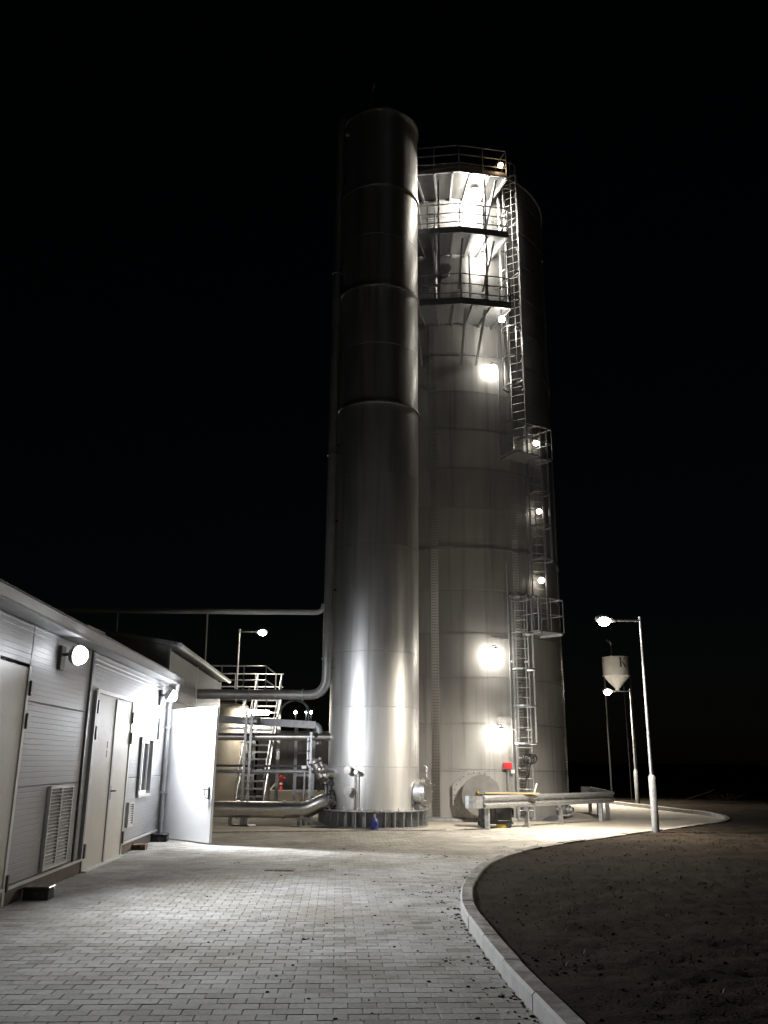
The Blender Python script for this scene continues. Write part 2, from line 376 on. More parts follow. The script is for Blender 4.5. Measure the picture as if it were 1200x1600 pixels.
# rough soil bed right of the kerb and beyond the apron
ys = []; y = 3.6
while y < 62: ys.append(y); y += 0.045 + max(0, y - 5) * 0.0085
xs = []; x = 0.9
while x < 40: xs.append(x); x += 0.06 + max(0, x - 6) * 0.02
V = []; idx = {}; F = []
def soil_z(x, y):
    h = 0.085 + 0.04 * noise.noise((x*.35, y*.35, 3)) + 0.035 * noise.noise((x*1.7, y*1.7, 0)) + 0.02 * noise.noise((x*4.5, y*4.5, 9)) + 0.035 * abs(noise.noise((x*11, y*11, 4))) + .03 * noise.noise((x*21, y*21, 2))
    kd = kerb_dist(x, y) if x < 13 and y < 48 else 9
    if kd < 1.2: h = h * (kd / 1.2) + 0.09 * (1 - kd / 1.2) + (0.012 * noise.noise((x*9, y*9, 1)))
    ed_ = min((40 - x) / 3, (62 - y) / 4, 1); return h * max(0, ed_) - 0.10 * (1 - max(0, ed_))
for j, y in enumerate(ys):
    for i, x in enumerate(xs):
        if not inside_road(x - 0.075, y): idx[i, j] = len(V); V.append((x, y, soil_z(x, y)))
for j in range(len(ys) - 1):
    for i in range(len(xs) - 1):
        q = [idx.get(k) for k in ((i,j),(i+1,j),(i+1,j+1),(i,j+1))]
        if None not in q: F.append(tuple(q))
so = MB().add(V, F, True).build('soil_bed', 'soil'); tag(so, 'rough dark soil of the planting bed beside the kerb', 'soil', kind='structure')
cl = MB()
ico = bmesh.new(); bmesh.ops.create_icosphere(ico, subdivisions=1, radius=1); IV = [v.co.copy() for v in ico.verts]; IF = [tuple(v.index for v in f.verts) for f in ico.faces]; ico.free()
def clod(mb, p, r, flat=.6):
    k = random.random() * 6.28; ca, sa = math.cos(k), math.sin(k); st = random.uniform(.7, 1.4)
    mb.add([p + Vector(((v.x*ca - v.y*sa) * st, v.x*sa + v.y*ca, v.z * flat)) * r * random.uniform(.7, 1.2) for v in IV], IF)
cnt = 0
while cnt < 11000:
    y = 4.5 + 18 * random.random() ** 1.6; x = 0.9 + 9 * random.random()
    if inside_road(x - .2, y): continue
    clod(cl, Vector((x, y, soil_z(x, y))), random.choice((.004,.005,.007,.009,.013,.018))); cnt += 1
o = cl.build('soil_clods', 'clod'); tag(o, 'loose soil clods scattered over the planting bed', 'soil clods', kind='stuff')
wd = MB()
for _ in range(500):
    y = 5 + 14 * random.random(); x = 1.2 + 7 * random.random()
    if inside_road(x - .25, y) or noise.noise((x*.6, y*.6, 7)) < 0.05: continue
    z = soil_z(x, y)
    for k in range(5):
        a = random.random() * 6.28; h = random.uniform(.02, .07); d = Vector((math.cos(a), math.sin(a), 0)); b = Vector((x, y, z)); t = Vector((-d.y, d.x, 0)) * .005
        wd.add([b - t, b + t, b + d * h * .7 + Vector((0,0,h))], [(0,1,2)])
o = wd.build('weeds', 'weed'); tag(o, 'sparse small weeds sprouting from the soil', 'weeds', kind='stuff')
cr = MB()
for _ in range(420):
    y = random.uniform(5.5, 19); t = random.random() ** 1.9
    kx = min(KC, key=lambda p: abs(p.y - y)).x; x = kx - .03 - 4.5 * t * random.random()
    if x < -3.6: continue
    clod(cr, Vector((x, y, .004)), random.choice((.005,.006,.008,.01,.016)) * (1.5 if t < .06 else 1), .45)
    if random.random() < .1:
        for k in range(5): clod(cr, Vector((x + random.gauss(0,.05), y + random.gauss(0,.05), .003)), random.uniform(.006,.015), .4)
o = cr.build('dirt_crumbs', 'clod'); tag(o, 'dark dirt crumbs strewn over the paving near the kerb', 'dirt', kind='stuff')
# small gully in the paving
gu = thing('gully_grate', 'small dark rectangular drain grate set in the paving', 'drain', (-1.57, 14.26, 0))
MB().box((-1.80,14.15,-.01),(-1.34,14.37,.006)).build('frame', 'darksteel', gu)
for i in range(3): MB().box((-1.78+i*.15,14.17,.0065),(-1.66+i*.15,14.35,.012)).build('bar', 'black', gu)

# ------------------------------------------------------------------ service building (near, left)
b1 = thing('service_building', 'low grey panel-clad service building along the yard with cream doors and louvre', 'building', W(2, 0, 0))
def ribbed(s0, s1, z0, z1, name='wall_panel', m='panel', parent=None, nn=0.0):
    mb = MB(); prof = [(nn - .006, z0 + .004), (nn, z0 + .012)]; z = math.ceil((z0 + .03) / .1) * .1
    while z < z1 - .03:
        prof += [(nn, z - .006), (nn - .0022, z - .002), (nn - .0022, z + .002), (nn, z + .006)]; z += .0667
    prof += [(nn, z1 - .012), (nn - .006, z1 - .004)]
    V = [W(s, n, z) for s in (s0, s1) for n, z in prof]; k = len(prof)
    mb.add(V, [(i, i+1, k+i+1, k+i) for i in range(k-1)])
    return mb.build(name, m, parent)
Z = [0.21, 1.30, 2.31, 3.24]
def wall_rows(s0, s1, parent, zs=Z):
    for a, b in zip(zs, zs[1:]): ribbed(s0, s1, a, b, parent=parent)
MB().box((-9, -7, 0.0), (8.74, -.14, 3.24), W).build('wall_core', 'fascia', b1)
wall_rows(-9, -1.12, b1); ribbed(-1.12, 0.0, 2.74, 3.24, parent=b1)
wall_rows(0.03, 2.62, b1)
wall_rows(2.70, 3.10, b1); ribbed(3.10, 5.56, 2.70, 3.24, parent=b1)
wall_rows(5.60, 6.50, b1)
for a, b in ((.21, .98), (2.0, 2.31), (2.31, 3.24)): ribbed(6.50, 7.50, a, b, parent=b1)
wall_rows(7.50, 8.74, b1)
for a, b in ((-9, 3.12), (5.58, 8.72)):
    MB().box((a, -.139, 0), (b, .006, .168), W).build('plinth', 'plinth', b1)
    MB().box((a, -.01, .17), (b, .035, .205), W).build('drip_strip', 'trim', b1)
MB().box((-9, -.14, 3.242), (9.3, .26, 3.27), W).build('soffit', 'fascia', b1)
# gutter: open half box, plus roof edge flashing
gm = MB(); prof = [(.192,3.30),(.192,3.276),(.25,3.276),(.27,3.40),(.258,3.402),(.24,3.295),(.205,3.295)]
V = [W(s, n, z) for s in (-9, 9.32) for n, z in prof]; k = len(prof)
gm.add(V, [(i, (i+1) % k, k+(i+1) % k, k+i) for i in range(k)] + [tuple(range(k)), tuple(range(k, 2*k))]).build('gutter', 'fascia', b1)
MB().box((-9, -.3, 3.272), (9.32, .19, 3.44), W).build('roof_edge', 'fascia', b1)
MB().box((-9, -.3, 3.442), (9.33, .20, 3.462), W).build('flashing', 'fascia', b1)
MB().add([W(-9,-.28,3.46),W(9.3,-.28,3.46),W(9.3,-7,3.80),W(-9,-7,3.80)],[(0,1,2,3)]).build('roof', 'fascia', b1)
# left cream door at the frame edge
ld = MB().box((-1.10,-.01,.0),(-.02,.014,2.70), W).build('door', 'door', b1)
MB().box((-1.12,.0,.0),(-1.04,.03,2.74), W).build('frame', 'trim', ld)
MB().box((-.075,.0145,.0),(.0,.03,2.72), W).build('frame', 'trim', ld)
for z in (2.46, 2.07, .25): MB().box((-.015,.031,z-.09),(.03,.055,z+.09), W).build('hinge', 'darksteel', ld)
# double door
for a, b, z0 in ((3.10,3.16,0),(5.50,5.56,0)): MB().box((a,-.005,z0),(b,.03,2.70), W).build('door_frame', 'trim', b1)
MB().box((3.16,-.005,2.64),(5.50,.03,2.70), W).build('door_frame', 'trim', b1)
d1 = MB().box((3.165,-.008,.02),(4.33,.012,2.635), W).build('door', 'door', b1)
d2 = MB().box((4.36,-.008,.02),(5.495,.012,2.635), W).build('door', 'door', b1)
MB().box((4.325,.0125,.02),(4.40,.03,2.62), W).build('astragal', 'fascia', d1)
MB().box((3.12,.0,-.0),(5.54,.10,.02), W).build('threshold', 'trim', b1)
hd = MB().box((4.42,.012,.98),(4.47,.026,1.20), W).build('handle', 'darksteel', d2); MB().tube([W(4.445,.02,1.12),W(4.445,.07,1.12),W(4.58,.075,1.12)],.012,8).build('lever','darksteel',d2)
for z in (1.86, 1.72): MB().box((3.98,.0125,z-.06),(4.03,.02,z+.05), W).build('door_plate', 'fascia', d1)
for z in (2.42, 2.02, .3): MB().box((3.08,.031,z-.1),(3.15,.06,z+.1), W).build('hinge', 'darksteel', d1)
for z in (2.36, 2.0, .3): MB().box((5.50,.031,z-.1),(5.56,.06,z+.1), W).build('hinge', 'darksteel', d2)
for z in (2.25,):  MB().box((8.02,.004,z-.22),(8.07,.04,z+.22), W).build('bracket', 'darksteel', b1)
# dark rail beside the double door
MB().box((2.96,.004,.21),(3.04,.05,2.66), W).build('cover_strip', 'fascia', b1)
# louvres: frame, mullion and every slat
def louvre(name, s0, s1, z0, z1, n, cols):
    fr = MB(); t = .035
    for a, b, c, d in ((s0,s0+t,z0,z1),(s1-t,s1,z0,z1)): fr.box((a,.004,c),(b,.05,d), W)
    fr.box((s0+t,.004,z0),(s1-t,.05,z0+t), W).box((s0+t,.004,z1-t),(s1-t,.05,z1), W)
    if cols == 2: fr.box(((s0+s1)/2-.02,.004,z0+t),((s0+s1)/2+.02,.048,z1-t), W)
    v = fr.build(name, 'trim', b1)
    MB().box((s0+t,.002,z0+t),(s1-t,.006,z1-t), W).build('backing', 'black', v)
    for i in range(n):
        z = z0 + t + (z1 - z0 - 2*t) * (i + .5) / n; h = (z1 - z0 - 2*t) / n * .24
        for c in range(cols):
            a = s0 + t + (s1 - s0 - 2*t) * c / cols + .004 + (.018 if c else 0); b = s0 + t + (s1 - s0 - 2*t) * (c + 1) / cols - .004 - (.018 if c == 0 and cols == 2 else 0)
            P = [W(a,.008,z+h),W(b,.008,z+h),W(b,.045,z-h),W(a,.045,z-h),W(a,.008,z+h-.006),W(b,.008,z+h-.006),W(b,.045,z-h-.006),W(a,.045,z-h-.006)]
            MB().add(P, [(0,1,2,3),(4,7,6,5),(0,4,5,1),(1,5,6,2),(2,6,7,3),(3,7,4,0)]).build('slat', 'trim', v)
louvre('louvre', 1.21, 2.24, .24, 1.28, 22, 2)
louvre('vent_grille', 5.79, 6.21, .44, .87, 9, 1)
# window
wf = MB()
for a, b, c, d in ((6.50,6.56,.98,2.0),(7.44,7.50,.98,2.0),(6.56,7.44,.98,1.04),(6.56,7.44,1.94,2.0),(6.97,7.03,1.04,1.94)): wf.box((a,-.10,c),(b,-.03,d), W)
win = wf.build('window', 'white', b1)
for a, b in ((6.56,6.97),(7.03,7.44)): MB().box((a,-.075,1.04),(b,-.065,1.94), W).build('pane', 'glass', win)
MB().box((6.46,-.135,.93),(7.54,.06,.975), W).build('sill', 'trim', win)
for a, b, c, d in ((6.45,6.50,.98,2.05),(7.50,7.55,.98,2.05),(6.50,7.50,2.0,2.05)): MB().box((a,-.135,c),(b,.05,d), W).build('surround', 'fascia', win)
# downpipes
MB().box((2.625,-.01,.21),(2.695,.03,3.235), W).build('joint_cover','darksteel',b1)
dp = MB().tube([W(8.80,.22,3.27),W(8.80,.20,3.05)] + arc_bend(W(8.8,.20,3.05),W(8.8,.07,2.9),W(8.8,.07,2.7)) + [W(8.8,.07,.12),W(8.8,.15,.05)],.05,12).build('downpipe','fascia',b1)
for z in (.95, 2.3): MB().box((8.73,.004,z-.02),(8.87,.135,z+.02), W).build('pipe_clip', 'galv', dp)
# conduits under the eave
for z in (3.12, 3.05): MB().tube([W(2.75,.03,z),W(8.3,.03,z)],.012,6).build('conduit', 'trim', b1)

def beam(parent, p, aim, watts, col, size, blend, rad=.1):   # the directed light of one lamp
    d = bpy.data.lights.new('beam', 'SPOT'); d.energy = watts; d.color = col; d.spot_size = R(size); d.spot_blend = blend; d.shadow_soft_size = rad
    o = bpy.data.objects.new('beam', d); COL.objects.link(o); o.parent = parent
    o.location = Vector(p) - ORG[parent]; o.rotation_euler = Vector(aim).to_track_quat('-Z', 'Y').to_euler(); return o
def floodlight(label, ps, pn, pz, aim, bulge, watts, lens='flood', size=142):
    t = thing('wall_floodlight', label, 'floodlight', W(ps, 0, pz), 'floodlights on the service building wall')
    MB().box((ps-.09,.005,pz-.2),(ps+.09,.05,pz+.12), W).build('back_plate', 'darksteel', t)
    c = W(ps, pn, pz + .0); a = aim.normalized()
    MB().tube([W(ps,.05,pz),W(ps,pn*.6,pz+.03),c - a*.1],.022,8).build('arm', 'darksteel', t)
    MB().tube([c - a*.13, c - a*.10, c - a*.02],[.06,.12,.14],18).build('housing', 'fascia', t)
    MB().dome(c - a*.018, a, .125, bulge, 18, 5).build('lens', lens, t)
    beam(t, c + a*(bulge+.03), a, watts, (0.93, 0.95, 1.0), size, 1.0)
floodlight('glowing white floodlight under the eave near the louvre, left of the double door', 1.10, .27, 2.99, WN*.86 - WD*.34 + Vector((0,0,-.10)), .115, 255, 'flood_dim', 170)
floodlight('glowing white floodlight at the far corner of the service building by the open door', 7.95, .25, 2.93, WN*.8 + WD*.15 + Vector((0,0,-.42)), .14, 350)

rb = thing('rooftop_unit', 'pale rectangular ventilation box on the service building roof', 'ventilation box', (-6.2, 17.3, 3.55))
MB().cbox((-6.9,16.9,3.55),(-5.86,17.9,4.14),.02).build('casing', 'white', rb); MB().box((-6.95,16.85,4.142),(-5.82,17.95,4.17)).build('lid', 'trim', rb)
# bait boxes along the wall
def baitbox(label, s, n, w, d, h, m):
    t = thing('bait_station', label, 'bait box', W(s, n, 0), 'boxes along the wall foot')
    MB().cbox((s-w/2,n-d/2,.002),(s+w/2,n+d/2,h*.78),.01,W).build('body', m, t)
    MB().cbox((s-w/2-.008,n-d/2-.008,h*.785),(s+w/2+.008,n+d/2+.008,h),.012,W).build('lid', m, t)
    MB().box((s-w/2-.004,n-.03,.05),(s-w/2-.001,n+.03,.09),W).build('entry_hole', 'black', t)
baitbox('black plastic bait box at the wall foot below the big louvre, nearest the camera', .62, .22, .24, .30, .15, 'blackgloss')
baitbox('small reddish brown block lying at the wall foot under the small vent grille', 6.55, .14, .22, .24, .10, 'brick')
baitbox('black plastic bait box at the wall foot beside the far downpipe', 8.25, .18, .24, .32, .16, 'blackgloss')

# ------------------------------------------------------------------ rear hall with the open white door
b2 = thing('rear_hall', 'taller grey panel-clad hall behind the service building with an open white door', 'building', W(13, 0, 0))
MB().box((8.76, -6.5, 0), (17.6, -.014, 4.0), W).build('wall_core', 'fascia', b2)
for a, b in ((8.76, 9.05), (10.95, 17.6)):
    for z0, z1 in ((.0,1.0),(1.0,2.0),(2.0,2.78)): ribbed(a, b, z0, z1, parent=b2)
for z0, z1 in ((2.78,3.4),(3.4,4.0)): ribbed(8.76, 17.6, z0, z1, parent=b2)
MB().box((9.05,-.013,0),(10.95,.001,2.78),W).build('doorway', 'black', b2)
gv = [W(8.74,0,3.2),W(8.74,0,4.08),W(8.74,-6,4.94),W(8.74,-6,3.2)]
MB().add(gv,[(0,1,2,3)]).build('gable_wall', 'fascia', b2)
MB().box((8.70,-.03,3.2),(8.76,.02,4.02),W).build('corner_trim', 'trim', b2)
rp = [W(8.55,.18,4.06),W(17.8,.18,4.06),W(17.8,-6,4.96),W(8.55,-6,4.96)]
MB().add(rp + [p + Vector((0,0,.10)) for p in rp],[(3,2,1,0),(4,5,6,7),(0,1,5,4),(1,2,6,5),(2,3,7,6),(3,0,4,7)]).build('roof', 'fascia', b2)
MB().tube([W(8.55,.24,4.08),W(17.8,.24,4.08)],.06,10).build('gutter', 'trim', b2)
MB().tube([W(8.9,.03,2.95),W(17.4,.03,2.95)],.014,6).build('conduit', 'trim', b2)
MB().tube([W(12.4,.05,4.0),W(12.4,.05,2.3)],.018,6).build('conduit', 'trim', b2)
# open leaf
H0 = Vector((-4.72, 19.62, 0)); H1 = Vector((-3.42, 18.28, 0)); dd = (H1 - H0).normalized(); dn = Vector((-dd.y, dd.x, 0))
if dn.y > 0: dn = -dn
LW = (H1 - H0).length
def D(s, n, z): return H0 + dd * s + dn * n + Vector((0,0,z))
leaf = MB().box((0,-.03,.03),(LW,.03,2.70),D).build('door', 'whitedoor', b2); leaf['label'] = 'open white metal door leaf lit brightly'
MB().box((LW-.001,-.022,.03),(LW+.012,.022,2.70),D).build('edge_strip','trim',leaf)
MB().box((LW-.13,.031,.86),(LW-.08,.045,1.10),D).build('handle_plate','black',leaf)
MB().tube([D(LW-.105,.04,1.05),D(LW-.105,.09,1.05),D(LW-.24,.095,1.05)],.012,8).build('handle','black',leaf)
MB().tube(arc_bend(D(LW-.2,.085,1.04),D(LW-.2,.08,.86),D(LW-.11,.05,.88)),.008,6).build('handle_loop','black',leaf)

# ------------------------------------------------------------------ stainless column
CC = Vector((-0.22, 24.05, 0)); CR = 1.225
col = thing('stainless_column', 'tall slender stainless steel column standing in front of the tank', 'column', CC)
zs = [0.43, 1.49, 3.00, 4.45, 7.39, 9.5, 11.63, 13.5, 15.45, 17.2, 18.98, 21.84]
for a, b in zip(zs, zs[1:]):
    MB().lathe([(CR-.012,a+.001),(CR,a+.008),(CR,b-.008),(CR-.012,b-.001)], CC, 112, split=True).build('shell_course', 'steel', col)
for z in (11.63, 15.45, 18.98, 21.80):
    MB().lathe([(CR-.01,z-.03),(CR+.055,z-.03),(CR+.055,z+.03),(CR-.01,z+.03)], CC, 112, split=True).build('flange_ring', 'pipe', col)
MB().lathe([(CR-.001,21.84),(CR*.8,22.05),(CR*.4,22.2),(0.001,22.24)], CC, 64).build('top_dome', 'steel', col)
for z in (1.49, 3.0, 4.45, 7.39):
    MB().lathe([(CR-.006,z-.012),(CR+.006,z-.006),(CR+.006,z+.006),(CR-.006,z+.012)], CC, 112).build('weld_seam', 'galvdull', col)
MB().lathe([(1.24,.03),(1.24,.43)], CC, 96).build('skirt', 'galvdull', col)
for z0, z1, r in ((0.0,.03,1.47),(.40,.43,1.47)):
    MB().lathe([(1.2,z0),(r,z0),(r,z1),(1.2,z1)], CC, 96, smooth=False).build('base_ring', 'galv', col)
gus = MB().box((-.008,-1.455,.031),(.008,-1.245,.399)).mesh('gusset', 'galv')
for i in range(36): inst(gus, 'gusset', col, Matrix.Translation(CC) @ Matrix.Rotation(R(i*10+3), 4, 'Z'))
bol = MB(); bol.tube([(0,-1.40,.43),(0,-1.40,.50)],.018,8).tube([(0,-1.40,.43),(0,-1.40,.455)],.034,6)
bme = bol.mesh('anchor_bolt', 'galv')
for i in range(18): inst(bme, 'anchor_bolt', col, Matrix.Translation(CC) @ Matrix.Rotation(R(i*20+8), 4, 'Z'))
def cp(a, r, z): return CC + Vector((r*math.sin(R(a)), -r*math.cos(R(a)), z))     # a=0 faces the camera, + to the right
def cd(a): return Vector((math.sin(R(a)), -math.cos(R(a)), 0))
# manway on the right side
mw = MB().tube([cp(70,1.15,.86),cp(70,1.42,.86)],.32,28).build('manway','steel',col)
MB().disc(cp(70,1.42,.86),cd(70),.38,.05,28).build('manway_flange','pipe',mw); MB().disc(cp(70,1.475,.86),cd(70),.38,.05,28).build('manway_cover','pipe',mw)
MB().tube([cp(70,1.5,1.22),cp(70,1.5,1.42)] + arc_bend(cp(70,1.5,1.42),cp(70,1.5,1.52),cp(70,1.42,1.52)),.018,8).build('davit_arm','galv',mw)
for i in range(10):
    a = i * 36; q = cp(70,1.41,.86) + Vector((cd(70).y*-1, cd(70).x, 0)) * .345*math.cos(R(a)) + Vector((0,0,.345*math.sin(R(a))))
    MB().tube([q, q + cd(70)*.15],.016,6).build('manway_bolt','galv',mw)
# instrument nozzles and impulse lines on the front left
def nozzle(a, z, r, L, fl, parent=col):
    n = MB().tube([cp(a,CR-.03,z),cp(a,CR+L,z)],r,16).build('nozzle','pipe',parent)
    MB().disc(cp(a,CR+L,z),cd(a),fl,.03,20).build('nozzle_flange','pipe',n); MB().disc(cp(a,CR+L+.034,z),cd(a),fl,.03,20).build('blind_flange','pipe',n); return n
nozzle(-28,1.40,.055,.12,.10); nozzle(-18,1.36,.03,.14,.05); nozzle(-27,.90,.06,.13,.11)
n = nozzle(-62,1.33,.16,.20,.22)
MB().ball(cp(-62,CR+.34,1.40),.10).build('valve_body','pipe',n)
for a, r in ((-21.5,.016),(-17.5,.016)): MB().tube([cp(a,CR+.05,1.36),cp(a,CR+.06,.1)],r,8).build('impulse_line','pipe',col)
MB().box(tuple(cp(-20,CR+.03,1.34)),tuple(cp(-16.5,CR+.10,1.40)+Vector((0,.05,0)))).build('manifold','pipe',col)
# brackets from column to riser, a valve block at the top
RX, RY = -1.52, 23.55
for z in (4.05, 6.2, 8.2, 10.5, 13.4, 16.6, 19.6):
    MB().bar((RX+.12,RY,z),tuple(cp(-62,CR-.02,z)),.025,.05).build('pipe_bracket','darksteel',col)
MB().tube([cp(-60,CR,21.3),cp(-60,CR+.12,21.3)],.08,10).build('nozzle','pipe',col)
lift = MB().tube([cp(-20,.9,22.0),cp(-20,1.0,22.5),cp(-10,1.25,22.75)],.04,8).build('vent_pipe','pipe',col)

# vapour pipe: from the hall wall to the column, then up the riser
vp = thing('vapour_pipe', 'grey vapour pipe leaving the hall wall and rising up the left of the column', 'pipe', (-1.5, RY, 0))
path = [(-5.2,RY,3.33),(-2.1,RY,3.33)] + arc_bend((-2.0,RY,3.33),(RX,RY,3.33),(RX,RY,3.85),10) + [(RX,RY,4.4),(RX,RY,21.6)] + arc_bend((RX,RY,21.7),(RX,RY,22.15),(RX+.4,RY+.2,22.2)) + [(-.65,24.0,22.1)]
MB().tube(path,.13,18).build('pipe_run','riser',vp)
for p, d in (((-3.6,RY,3.33),(1,0,0)),((-2.15,RY,3.33),(1,0,0)),((RX,RY,4.3),(0,0,1)),((RX,RY,10.2),(0,0,1)),((RX,RY,16.2),(0,0,1))):
    MB().disc(Vector(p)-Vector(d)*.02,d,.158,.04,18).build('pipe_collar','galvdull',vp)
# overhead thin pipe
op = thing('overhead_pipe', 'thin horizontal pipe high above the hall roof, meeting the riser', 'pipe', (-5.4, RY, 5.6))
MB().tube([(-12,RY,5.58),(-1.95,RY,5.58)] + arc_bend((-1.9,RY,5.58),(-1.66,RY,5.58),(-1.64,RY,5.80)),.075,10).build('pipe_run','trim',op)
MB().tube([(-7.35,RY,5.53),(-7.33,RY,4.42)],.022,6).build('support','trim',op)
MB().tube([(-4.86,RY-.02,5.53),(-4.84,RY-.02,4.18)],.022,6).build('support','trim',op)

# ------------------------------------------------------------------ process pipes between hall and column
PY = 23.75
def pipe(name, label, pts, r, m='pipe', collars=()):
    t = thing(name, label, 'pipe', Vector(pts[0]) * .5 + Vector(pts[-1]) * .5)
    MB().tube(pts, r, 18).build('pipe_run', m, t)
    for p, d in collars: MB().disc(Vector(p) - Vector(d) * .02, d, r * 1.28, .04, 18).build('flange', m, t)
    return t
pipe('product_pipe','bright stainless pipe at head height running straight into the column',[(-5.0,PY,2.22),(-1.3,PY,2.24)],.095,'pipe',[((-3.3,PY,2.225),(1,0,0)),((-1.75,PY,2.24),(1,0,0))])
cd_ = thing('rectangular_duct','grey sloping duct above the stainless pipe, bending down at its end','duct',(-3.2,PY+.35,2.6))
MB().bar((-4.95,PY+.35,2.72),(-1.82,PY+.35,2.56),.2,.19).build('duct_run','galvdull',cd_)
MB().tube(arc_bend((-1.88,PY+.35,2.56),(-1.72,PY+.35,2.55),(-1.72,PY+.35,2.38)) + [(-1.72,PY+.35,2.05)],.095,14).build('elbow','galvdull',cd_)
MB().ball((-3.42,PY+.3,2.75),.07).build('cap','pipe',cd_)
pipe('cable_conduit','upper of two thin dark pipes crossing at chest height',[(-5.0,PY-.1,1.48),(-1.5,PY-.1,1.48)],.03,'darksteel',[((-2.9,PY-.1,1.48),(1,0,0)),((-2.7,PY-.1,1.48),(1,0,0))])
pipe('return_pipe','lower of two thin grey pipes crossing at chest height',[(-5.0,PY-.1,1.33),(-1.75,PY-.1,1.35)],.048,'galvdull',[((-3.2,PY-.1,1.34),(1,0,0))])
gp = thing('gas_pipe','large stainless pipe near the ground rising to a flange on the column','pipe',(-3,PY-.3,0))
GY = PY - .35
MB().tube([(-5.0,GY,.40),(-2.15,GY,.40)] + arc_bend((-2.1,GY,.40),(-1.9,GY,.40),(-1.72,GY,.50),5) + arc_bend((-1.66,GY,.53),(-1.5,GY,.62),(-1.35,GY+.03,.62),5) + [(-1.05,GY+.1,.62)],.20,22).build('pipe_run','pipe',gp)
for x, r in ((-3.75,.215),(-2.55,.225),(-2.18,.215)): MB().disc((x,GY,.40),(1,0,0),r,.06,22).build('coupling','pipe',gp)
for x in (-1.36,-1.28): MB().disc((x,GY+.03,.62),(1,.05,0),.29,.035,24).build('flange','darksteel',gp)
for i in range(12):
    a = R(i*30); MB().tube([(-1.39,GY+.03+.25*math.cos(a),.62+.25*math.sin(a)),(-1.22,GY+.03+.25*math.cos(a),.62+.25*math.sin(a))],.015,6).build('flange_bolt','galv',gp)
vb = MB().tube([(-1.34,GY-.0,.86),(-1.34,GY,1.02)],.035,10).build('valve_stem','darksteel',gp)
MB().box((-1.41,GY-.06,1.02),(-1.25,GY+.06,1.10)).build('gearbox','black',vb)
ctr = Vector((-1.62,GY-.18,1.0)); 
hw = MB().tube([ctr + Vector((.0,.0,0)) + Vector((math.cos(t)*.13*.5, -math.cos(t)*.13*.85, math.sin(t)*.13)) for t in [2*math.pi*i/20 for i in range(20)]],.012,6,closed=True)
hwo = hw.build('handwheel','black',gp); MB().tube([ctr,(-1.38,GY,1.05)],.015,6).build('shaft','black',hwo)
for i in range(3):
    t = R(i*60); o_ = Vector((math.cos(t)*.065, -math.cos(t)*.11, math.sin(t)*.13)); MB().tube([ctr-o_,ctr+o_],.008,5).build('spoke','black',hwo)
# strainer pot and valves beside the column
st = thing('strainer_valve','shiny stainless strainer valve assembly left of the column base','valve',(-1.75,PY-.25,0))
SY = PY - .3
MB().tube([(-1.72,SY,1.55),(-1.55,SY,1.22)],.15,18).build('body','pipe',st); MB().disc((-1.74,SY,1.58),(-.5,0,.85),.19,.05,18).build('cap','pipe',st)
for i in range(6):
    a = R(i*60); MB().ball(Vector((-1.77,SY,1.62)) + Vector((.85*.14*math.cos(a), .14*math.sin(a), .5*.14*math.cos(a))),.026,8,6).build('nut','pipe',st)
MB().tube([(-1.55,SY,1.25),(-1.45,SY,1.05),(-1.45,SY,.62)],.05,12).build('outlet','pipe',st)
MB().tube([(-1.95,SY,2.2),(-1.95,SY,1.6)] + arc_bend((-1.95,SY,1.6),(-1.95,SY,1.4),(-1.75,SY,1.4)),.04,10).build('drop_pipe','galv',st)
for z in (2.1,1.85,1.62): MB().disc((-1.95,SY,z),(0,0,1),.075,.035,14).build('union','darksteel',st)
MB().box((-2.10,SY-.06,1.42),(-1.98,SY+.06,1.50)).build('tag_plate','white',st)
MB().tube([(-2.02,SY,1.35),(-2.02,SY,.02)],.03,8).build('leg','galv',st)
# rack frame
rk = thing('pipe_rack','slim steel pipe rack carrying the pipes between hall and column','pipe rack',(-3.4,PY-.25,0))
for x, z in ((-3.62,2.9),(-3.48,2.9),(-1.88,2.35)): MB().bar((x,PY-.32,0),(x,PY-.32,z),.06,.06).build('post','galv',rk)
for z in (2.08, 1.24, 2.62): MB().bar((-3.75,PY-.28,z),(-3.35,PY-.28,z),.05,.05).build('cross_bar','galv',rk)
MB().bar((-4.9,PY-.18,2.44),(-3.7,PY-.18,2.44),.06,.06).build('cross_bar','galv',rk)
MB().box((-3.85,PY-.5,.0),(-3.25,PY-.1,.02)).build('foot_plate','galvdull',rk)
sd = thing('pipe_saddle','steel pipe support foot with diagonal brace under the large pipe','pipe support',(-2.1,GY,0))
MB().bar((-2.12,GY-.16,0),(-2.12,GY-.16,.22),.07,.07).build('post','galvdull',sd); MB().bar((-2.1,GY-.17,.24),(-1.35,GY-.17,.0),.06,.07).build('brace','galvdull',sd)
MB().box((-2.3,GY-.3,0),(-1.2,GY+.1,.025)).build('foot_plate','galvdull',sd)
s2 = thing('pipe_trestle','pair of short steel legs holding the large pipe near the hall','pipe support',(-3.7,GY,0))
for x in (-3.9,-3.55): MB().bar((x,GY,0),(x,GY,.20),.08,.08).build('leg','galvdull',s2)
MB().box((-4.0,GY-.15,.0),(-3.4,GY+.15,.02)).build('foot_plate','galvdull',s2)
